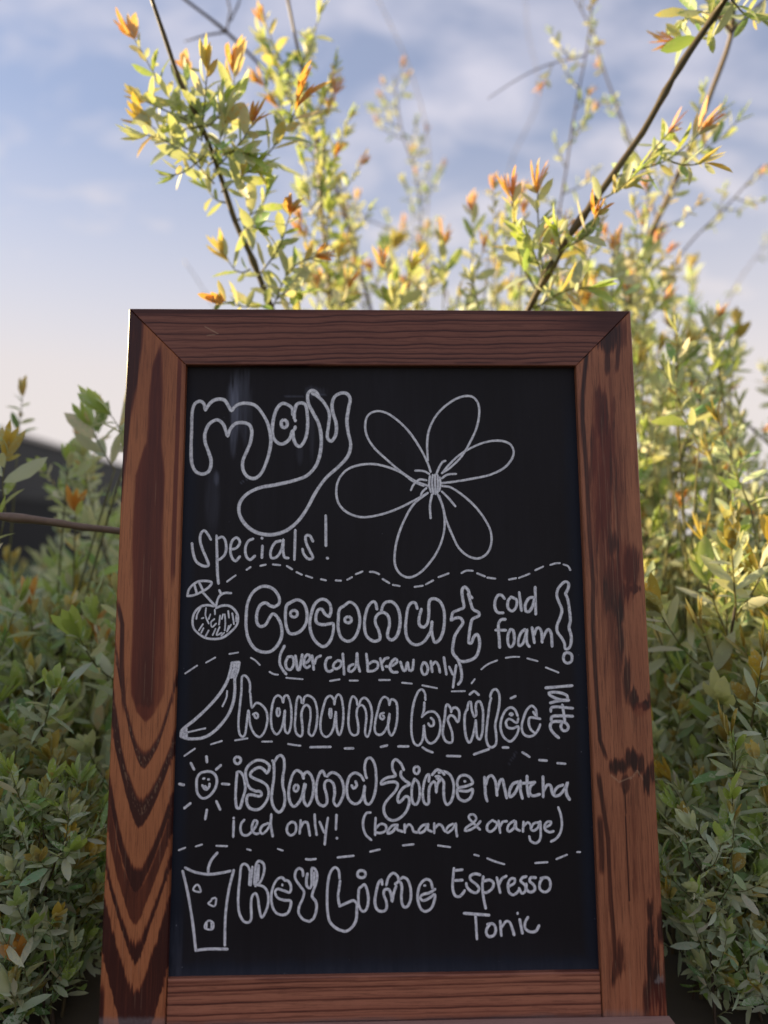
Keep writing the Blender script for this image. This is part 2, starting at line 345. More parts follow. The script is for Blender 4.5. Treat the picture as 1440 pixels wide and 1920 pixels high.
def left_fields(X, Y, U, V):
    s = (U + W2) / SW
    q = vnoise(s * 26, Y / 70, 11) ; q2 = vnoise(s * 3, Y / 120, 21)
    jag = vnoise(s * 45, Y / 260, 31) * np.interp(Y, [1400, 1600, 1750, 1900], [7, 12, 34, 44])
    A = np.interp(Y, [1150, 1400, 1650, 1900], [460, 330, 390, 500])
    ds = np.abs(s - .52 - .035 * np.sin(Y / 95.0) - .03 * q2) * np.where(s < .52, 1.0, .94)
    f_in = np.sqrt(ds ** 2 + .020) - .1414; f_out = np.sqrt(ds ** 2 + .0036) - .06
    t_in = Y + A * 1.12 * f_in * (.80 + .65 * ds) + jag * .9 + 14 * vnoise(s * 5, Y / 90, 22); t_out = Y + A * f_out * (.80 + .62 * ds) + jag * .5 + 9 * vnoise(s * 4, Y / 110, 24)
    band = lambda a, b, e: sstep(a - 1.8 * e, a + 1.8 * e, t_in) * (1 - sstep(b - e * .7, b + e * .7, t_out))
    low = sstep(1130, 1260, Y)
    g = np.zeros_like(X)
    for a, b, k in ((1412, 1441, .86), (1500, 1553, .92), (1630, 1676, .96), (1668, 1735, .70), (1772, 1808, 1.0), (1862, 2010, .97)):
        g = np.maximum(g, k * band(a, b, 5) * low)
    # arms that run far up both edges
    g = np.maximum(g, .85 * (1 - sstep(.02, .05, np.abs(s - interp(Y, [(1120, .0), (1170, .11), (1250, .13), (1330, .20)])))) * sstep(1115, 1150, Y) * (1 - sstep(1310, 1350, Y)))
    # long reddish heart
    l = interp(Y, [(645, .55), (690, .44), (760, .40), (828, .39), (858, .31), (892, .23), (1030, .22), (1160, .28), (1250, .28), (1300, .30), (1335, .40), (1356, .55)])
    r = interp(Y, [(645, .57), (690, .60), (760, .62), (828, .63), (858, .67), (892, .71), (1030, .72), (1160, .79), (1250, .84), (1300, .82), (1335, .70), (1356, .55)])
    e = .03
    heart = sstep(l - e, l + e, s + q * .03) * (1 - sstep(r - e, r + e, s + q * .03)) * sstep(640, 670, Y) * (1 - sstep(1345, 1362, Y))
    core = (1 - sstep(.05, .24, np.abs(s - .52))) * (.55 + .45 * sstep(1180, 1300, Y)) * (1 - sstep(1316, 1330, Y - 20 * q))
    orange = sstep(.60, .68, s) * sstep(1130, 1230, Y)
    g = np.maximum(g, heart * (.64 + .34 * core - .24 * orange))
    red = heart * (.55 - .25 * core) * (1 - .35 * orange)
    # dark outer edge and the red seam beside the opening
    ew = interp(Y, [(570, .26), (650, .24), (700, .20), (800, .10), (900, .03), (950, 0)])
    g = np.maximum(g, .92 * (1 - sstep(ew - .03, ew + .03, s + .05 * q)) * (ew > .005))
    seam = (1 - sstep(.025, .045, np.abs(s - .90 - .01 * q))) * sstep(640, 700, Y) * (1 - sstep(1060, 1110, Y))
    g = np.maximum(g, .62 * seam); red = np.maximum(red, .5 * seam)
    g = np.maximum(g, .9 * (1 - sstep(.05, .09, s - .02 * q)) * sstep(1835, 1870, Y))
    g = g + .10 + .16 * q2 + .12 * vnoise(s * 14, Y / 400, 41)
    g = g + .22 * sstep(.92, 1.0, s)
    g = np.maximum(g, .22 * (1 - sstep(700, 950, Y)) + g * .8)
    sc_ = scratches(X, Y, U, [(292, 900, 945, .35), (283, 1060, 1100, .4), (270, 1040, 1130, .4), (283, 1075, 1120, .35), (291, 1120, 1300, .45), (273, 1240, 1312, .35), (286, 1250, 1312, .4), (276, 1310, 1314, .5), (217, 1150, 1190, .5),
        (222, 1330, 1360, .35), (219, 1540, 1600, .4), (236, 1590, 1650, .35), (220, 1660, 1720, .4), (232, 1740, 1800, .35), (262, 1790, 1830, .35), (246, 1800, 1850, .4), (300, 1570, 1620, .3), (318, 1440, 1500, .3), (254, 1860, 1890, .35), (266, 1850, 1895, .3), (196, 1575, 1630, .4)])
    # torn fibres along two of the rings
    tear = band(1420, 1436, 3) + band(1508, 1532, 4)
    sc_ = np.maximum(sc_, .28 * tear * low * (vnoise(X / 2.2, Y / 5, 51) > .12))
    return dict(grain=g, red=red * .8, scratch=sc_, dust=.9 * sstep(1903, 1914, Y + 6 * q))

def right_fields(X, Y, U, V):
    s = (U - (W2 - SW)) / SW
    q = vnoise(s * 24, Y / 80, 13); q2 = vnoise(s * 3, Y / 140, 23)
    st = vnoise(s * 40, Y / 330, 33)
    X_ = X + 5 * q
    g = .24 + .34 * q2 + .30 * st + .26 * blob(X, Y, 1142, 960, 34, 260, 1, .6, 62) + .20 * blob(X, Y, 1200, 1600, 40, 150, 1, .8, 63) + .16 * blob(X, Y, 1150, 1230, 18, 150, 1, .8, 64)
    dk = lambda *a: np.maximum(g, a[0])
    for pts, w, k in (([(1102, 640), (1097, 690), (1093, 735), (1092, 785), (1099, 870), (1103, 954), (1106, 1010), (1112, 1094), (1112, 1172), (1118, 1292), (1125, 1387), (1137, 1423)], 4.2, .92),
                      ([(1122, 1450), (1130, 1505), (1140, 1571), (1145, 1686), (1151, 1755), (1153, 1800), (1150, 1850)], 4.5, .88),
                      ([(1124, 1530), (1127, 1580), (1128, 1640)], 6, .8),
                      ([(1160, 600), (1160, 640), (1156, 700)], 4, .85)):
        g = dk(line(X, Y, pts, w, k))
    for x, y, rx, ry, k in ((1138, 634, 20, 30, .97), (1165, 625, 10, 40, .6), (1139, 680, 5, 26, .85), (1122, 745, 7, 26, .8), (1150, 760, 8, 22, .7), (1129, 805, 12, 55, .97), (1112, 850, 9, 70, .78), (1138, 880, 20, 130, .84), (1128, 780, 14, 60, .86),
                            (1135, 960, 20, 80, .84), (1147, 1022, 13, 42, .96), (1180, 1062, 22, 48, .92), (1150, 1090, 24, 80, .90), (1188, 1104, 16, 10, .95), (1163, 1140, 10, 62, .96), (1172, 1108, 14, 22, .95),
                            (1165, 1200, 7, 60, .85), (1176, 1270, 7, 46, .90), (1187, 1310, 10, 22, .95), (1210, 1322, 12, 10, .97), (1221, 1308, 6, 14, .9),
                            (1188, 1425, 16, 22, .99), (1158, 1437, 18, 18, .98), (1172, 1470, 14, 18, .80), (1214, 1464, 10, 26, .97), (1202, 1435, 8, 22, .9), (1223, 1445, 4, 26, .9),
                            (1219, 1710, 6, 26, .97), (1222, 1770, 12, 60, .97), (1228, 1840, 18, 70, .93), (1244, 1860, 12, 60, .9), (1213, 1880, 9, 46, .96), (1163, 1800, 8, 40, .80), (1160, 1815, 16, 18, .66), (1240, 1730, 8, 40, .92)):
        g = dk(blob(X_, Y, x, y, rx, ry, k, .9, 61))
    oval = blob(X_, Y, 1197, 1215, 19, 98, 1, .5, 71) + blob(X_, Y, 1176, 1868, 22, 40, .9, .5, 72) + blob(X_, Y, 1190, 1760, 20, 70, .5, .5, 73) + blob(X_, Y, 1228, 1762, 6, 20, .7)
    oval = np.clip(oval, 0, 1)
    g = g * (1 - .75 * oval * (g < .8))
    red = .55 * blob(X_, Y, 1128, 900, 22, 150, 1, .8, 74) + .45 * blob(X_, Y, 1170, 1075, 26, 60, 1, .8, 75) + .4 * blob(X_, Y, 1200, 1330, 16, 14) + .35 * blob(X_, Y, 1235, 1880, 24, 40) + .15 * oval
    crack = (np.abs(X - interp(Y, [(1480, 1172), (1560, 1174), (1690, 1180)])) < 1.2) * (Y > 1480) * (Y < 1690)
    g = np.maximum(g, .95 * crack)
    g = g + .25 * (1 - sstep(.0, .07, s)) * .0
    sc_ = scratches(X, Y, U, [(1127, 780, 870, .4), (1133, 850, 1000, .35), (1122, 860, 960, .35), (1149, 860, 1000, .4), (1139, 900, 940, .4), (1144, 960, 1010, .4), (1153, 930, 1010, .35), (1134, 990, 1060, .4), (1156, 1030, 1120, .4), (1165, 1040, 1130, .4), (1148, 1050, 1130, .35), (1186, 1020, 1090, .35), (1160, 1140, 1220, .4), (1168, 1150, 1250, .35), (1174, 1200, 1290, .35),
        (1187, 1260, 1310, .35), (1183, 1330, 1360, .5), (1154, 1800, 1815, .5), (1180, 1800, 1900, .5), (1212, 1840, 1900, .4), (1218, 1830, 1880, .35), (1233, 1800, 1870, .4), (1242, 1800, 1840, .35), (1226, 1855, 1900, .35), (1240, 1850, 1890, .35)])
    torn = (np.abs(Y - interp(X, [(1145, 1452), (1160, 1466), (1185, 1458), (1195, 1444), (1206, 1462)]) - 3 * q) < 1.6) * (X > 1145) * (X < 1206)
    sc_ = np.maximum(sc_, .5 * torn)
    chip = blob(X, Y, 1237, 1836, 6, 7, .9, 2.0, 81) + blob(X, Y, 1230, 1840, 3, 4, .8)
    return dict(grain=g, red=red, scratch=sc_, dust=np.clip(chip * 1.3 + .75 * sstep(1888, 1906, Y + 6 * q) * (1 - sstep(.5, .75, s)), 0, 1))

def rings(coord, offs, width):
    """fine late-wood lines: each fades in from above and ends sharply"""
    g = np.zeros_like(coord)
    for o_, k in offs:
        d = coord - o_
        g = np.maximum(g, k * np.maximum(.45 * sstep(-width, -1, d) ** 2, sstep(-2.4, -.9, d)) * (1 - sstep(.2, 1.5, d)))
    return g
def top_fields(X, Y, U, V):
    v = V * 1500 + 16 * vnoise(U * 6 + 3, V * 9, 15) + 7 * vnoise(U * 19, V * 26, 25)
    v = v + 5 * np.sin(U * 7 + .6)
    offs = [(10, .8), (23, .95), (29, .5), (42, .95), (53, .75), (67, .95), (74, .5), (84, .9), (93, .95), (101, .8)]
    g = 1.15 * rings(v, offs, 8) * (.8 + .5 * vnoise(U * 14, V * 60, 26))
    g = np.maximum(g, .75 * (1 - sstep(8, 20, V * 1500 + 26 * vnoise(U * 4, V, 27) + 4)))
    g = np.maximum(g, .8 * sstep(.17, .27, U) * (1 - sstep(26, 44, V * 1500 - (U - .17) * 90)) * .9)
    g = g + .15 + .25 * vnoise(U * 3, V * 20, 28)
    scr = ((np.abs((Y - 617) - (X - 393) * .55) < 1.2) & (X > 384) & (X < 409)) * .55 + ((np.abs((Y - 628) + (X - 395) * .12) < 1.1) & (X > 388) & (X < 404)) * .4
    return dict(grain=g, red=.22 + .1 * vnoise(U * 6, V * 20, 29), scratch=scr)
def low_fields(X, Y, U, V):
    v = (V - VB) * 1500 + 7 * vnoise(U * 5, V * 10, 16) + 3 * vnoise(U * 20, V * 30, 17) + 5 * np.sin(U * 5 + 1.0)
    g = rings(v, [(5, .7), (10, .9), (19, .95), (24, .5), (37, .98), (53, .95), (61, .5), (70, .9)], 11) * (.8 + .5 * vnoise(U * 10, V * 60, 36))
    g = g + .10 + .2 * vnoise(U * 4, V * 20, 38)
    return dict(grain=g, red=.12 + 0 * U, dust=.9 * sstep(58, 70, (V - VB) * 1500 + 8 * vnoise(U * 30, V * 20, 39)))

THK = 0.024
def stile(side, mat, fields):
    s_ = spaced(0, SW, 84, .0012)                  # from the outer edge of the left stile / inner edge of the right
    off = s_ if side < 0 else SW - s_              # mitre: the top drops towards the opening
    rows = np.concatenate([[0, .0015], np.linspace(.004, .96, 620), [.9985, 1]])
    V = off[None, :] + (VEND - off[None, :]) * rows[:, None]
    U = np.broadcast_to((-W2 + s_) if side < 0 else (W2 - SW + s_), V.shape).copy()
    # hand-cut edge: a hair of unevenness
    o_, loop = board_grid('stile', U, V, THK, mat, sign)
    finish(o_, loop, U, V, fields)
    return o_
tag(stile(-1, M_STILE_WARM, left_fields), 'warm brown stile with bold V-shaped grain')
tag(stile(1, M_STILE_DARK, right_fields), 'brown stile with dark scorched blotches')
# top rail between the mitres
v_ = spaced(0, ST, 120, .0012)
rows = np.concatenate([[0, .002], np.linspace(.005, .995, 420), [.998, 1]])
k_ = SW / ST
U = (-W2 + v_[:, None] * k_) + (2 * W2 - 2 * v_[:, None] * k_) * rows[None, :]
V = np.broadcast_to(v_[:, None], U.shape).copy()
gap = .0004
U = np.clip(U, -W2 + V * k_ + gap, W2 - V * k_ - gap)
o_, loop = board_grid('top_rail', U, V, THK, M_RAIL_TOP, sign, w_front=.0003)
finish(o_, loop, U, V, top_fields)
# low rail between the stiles, set back a little
v_ = spaced(VB, VH + .012, 80, .0012); u_ = spaced(-W2 + SW + .0006, W2 - SW - .0006, 380, .0012)
V, U = np.meshgrid(v_, u_, indexing='ij')
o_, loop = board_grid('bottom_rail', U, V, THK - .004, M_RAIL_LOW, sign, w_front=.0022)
finish(o_, loop, U, V, low_fields)
# ledge along the foot of the board
v_ = np.array([VH, VH + .020])
led = box('ledge', -W2 + .001, W2 + .0015, -.058, -.0004, VEND - VH - .020, VEND - VH, M_LEDGE, sign, bevel=.0012)
me = led.data
for k in ('grain', 'red', 'dust', 'scratch'):
    attr_float(led, k, np.full(len(me.vertices), {'grain': .25}.get(k, 0.0)))

# back frame of the A-frame: two legs, a cross bar and the hinges
def bar(name, a, b, wx, wy, mat, parent):
    a, b = Vector(a), Vector(b); d = (b - a).normalized(); x = Vector((1, 0, 0)); x = (x - d * x.dot(d)).normalized(); y = d.cross(x)
    vs = [tuple(p_ + x * sx * wx / 2 + y * sy * wy / 2) for p_ in (a, b) for sx, sy in ((-1, -1), (1, -1), (1, 1), (-1, 1))]
    o2 = mesh_obj(name, vs, [(0, 1, 2, 3), (7, 6, 5, 4), (0, 4, 5, 1), (1, 5, 6, 2), (2, 6, 7, 3), (3, 7, 4, 0)], mat, parent)
    for k in ('grain', 'red', 'dust', 'scratch'): attr_float(o2, k, np.full(8, {'grain': .35}.get(k, 0.0)))
    return o2
for sx in (-1, 1):
    bar('back_leg', L(sx * .265, .035, .040), L(sx * .265, VEND - .035, .335), .045, .020, M_STILE_WARM, sign)
    h_ = box('hinge', sx * .2 - .02, sx * .2 + .02, THK + .001, THK + .004, VEND - .05, VEND - .012, plain('hinge_steel', (.25, .24, .22), (.35, .34, .32), 60, .4), sign, bevel=.0008)
bar('back_rail', L(-.240, VEND - .18, .284), L(.240, VEND - .18, .284), .016, .045, M_RAIL_LOW, sign)

# the panel
pu0, pu1, pv0, pv1 = -W2 + SW - .006, W2 - SW + .006, ST - .006, VB + .006
v_ = np.linspace(pv0, pv1, 330); u_ = np.linspace(pu0, pu1, 230)
V, U = np.meshgrid(v_, u_, indexing='ij')
verts = np.stack([U, np.full_like(U, REC), VEND - V], -1).reshape(-1, 3)
idx = np.arange(U.size).reshape(U.shape)
fs = np.stack([idx[:-1, :-1], idx[1:, :-1], idx[1:, 1:], idx[:-1, 1:]], -1).reshape(-1, 4).tolist()
nb = len(verts); verts = np.concatenate([verts, [(pu0, REC + .006, VEND - pv0), (pu0, REC + .006, VEND - pv1), (pu1, REC + .006, VEND - pv1), (pu1, REC + .006, VEND - pv0)]])
fs.append([nb + 3, nb + 2, nb + 1, nb])
panel = mesh_obj('panel', verts, fs, M_PANEL, sign)
X, Y = to_photo(np.stack([U, V, np.full_like(U, REC)], -1))
q = vnoise(U * 90, V * 14, 91)
dust = .42 * blob(X, Y, 440, 770, 9, 55, 1, .8, 92) + .35 * blob(X, Y, 432, 745, 6, 26) + .25 * blob(X, Y, 437, 830, 6, 28) + .22 * blob(X, Y, 455, 760, 16, 60, 1, .8, 94) \
    + .30 * blob(X, Y, 406, 897, 5, 14) + .10 * blob(X, Y, 398, 940, 14, 60) + .14 * blob(X, Y, 562, 850, 6, 22) + .12 * blob(X, Y, 585, 815, 5, 50) + .20 * blob(X, Y, 590, 735, 16, 10, 1, .9, 95)
streakmark = ((np.abs(Y - 742 + (X - 570) * .04) < 1.3) & (X > 532) & (X < 612)) * .22 + ((np.abs((Y - 902) + (X - 457) * .62) < 1.3) & (X > 450) & (X < 466)) * .35 \
    + ((np.abs((Y - 1420) + (X - 962) * 1.5) < 2.0) & (X > 954) & (X < 970)) * .2
low_d = .035 * np.clip(.5 + 1.6 * vnoise(U * 7, V * 5, 97), 0, 1) + .05 * sstep(.012, .0, pv1 - .006 - V) + .02 * sstep(.05, .0, pv1 - V) + .10 * blob(X, Y, 332, 1780, 10, 60, 1, 1.0, 96)
dust = np.clip(dust + streakmark + low_d, 0, 1)
de = np.minimum(np.minimum(U - (pu0 + .006), (pu1 - .006) - U), (pv1 - .006) - V)
edge = np.clip(1 - sstep(.006, .020, de + .006 * q), 0, 1) * sstep(ST, ST + .10, V)
edge = np.maximum(edge, .15 * (1 - sstep(.0, .05, (pv1 - V) + .02 * q)))
z4 = np.zeros(4)
attr_float(panel, 'dust', np.concatenate([dust.ravel(), z4])); attr_float(panel, 'edge', np.concatenate([edge.ravel(), z4]))

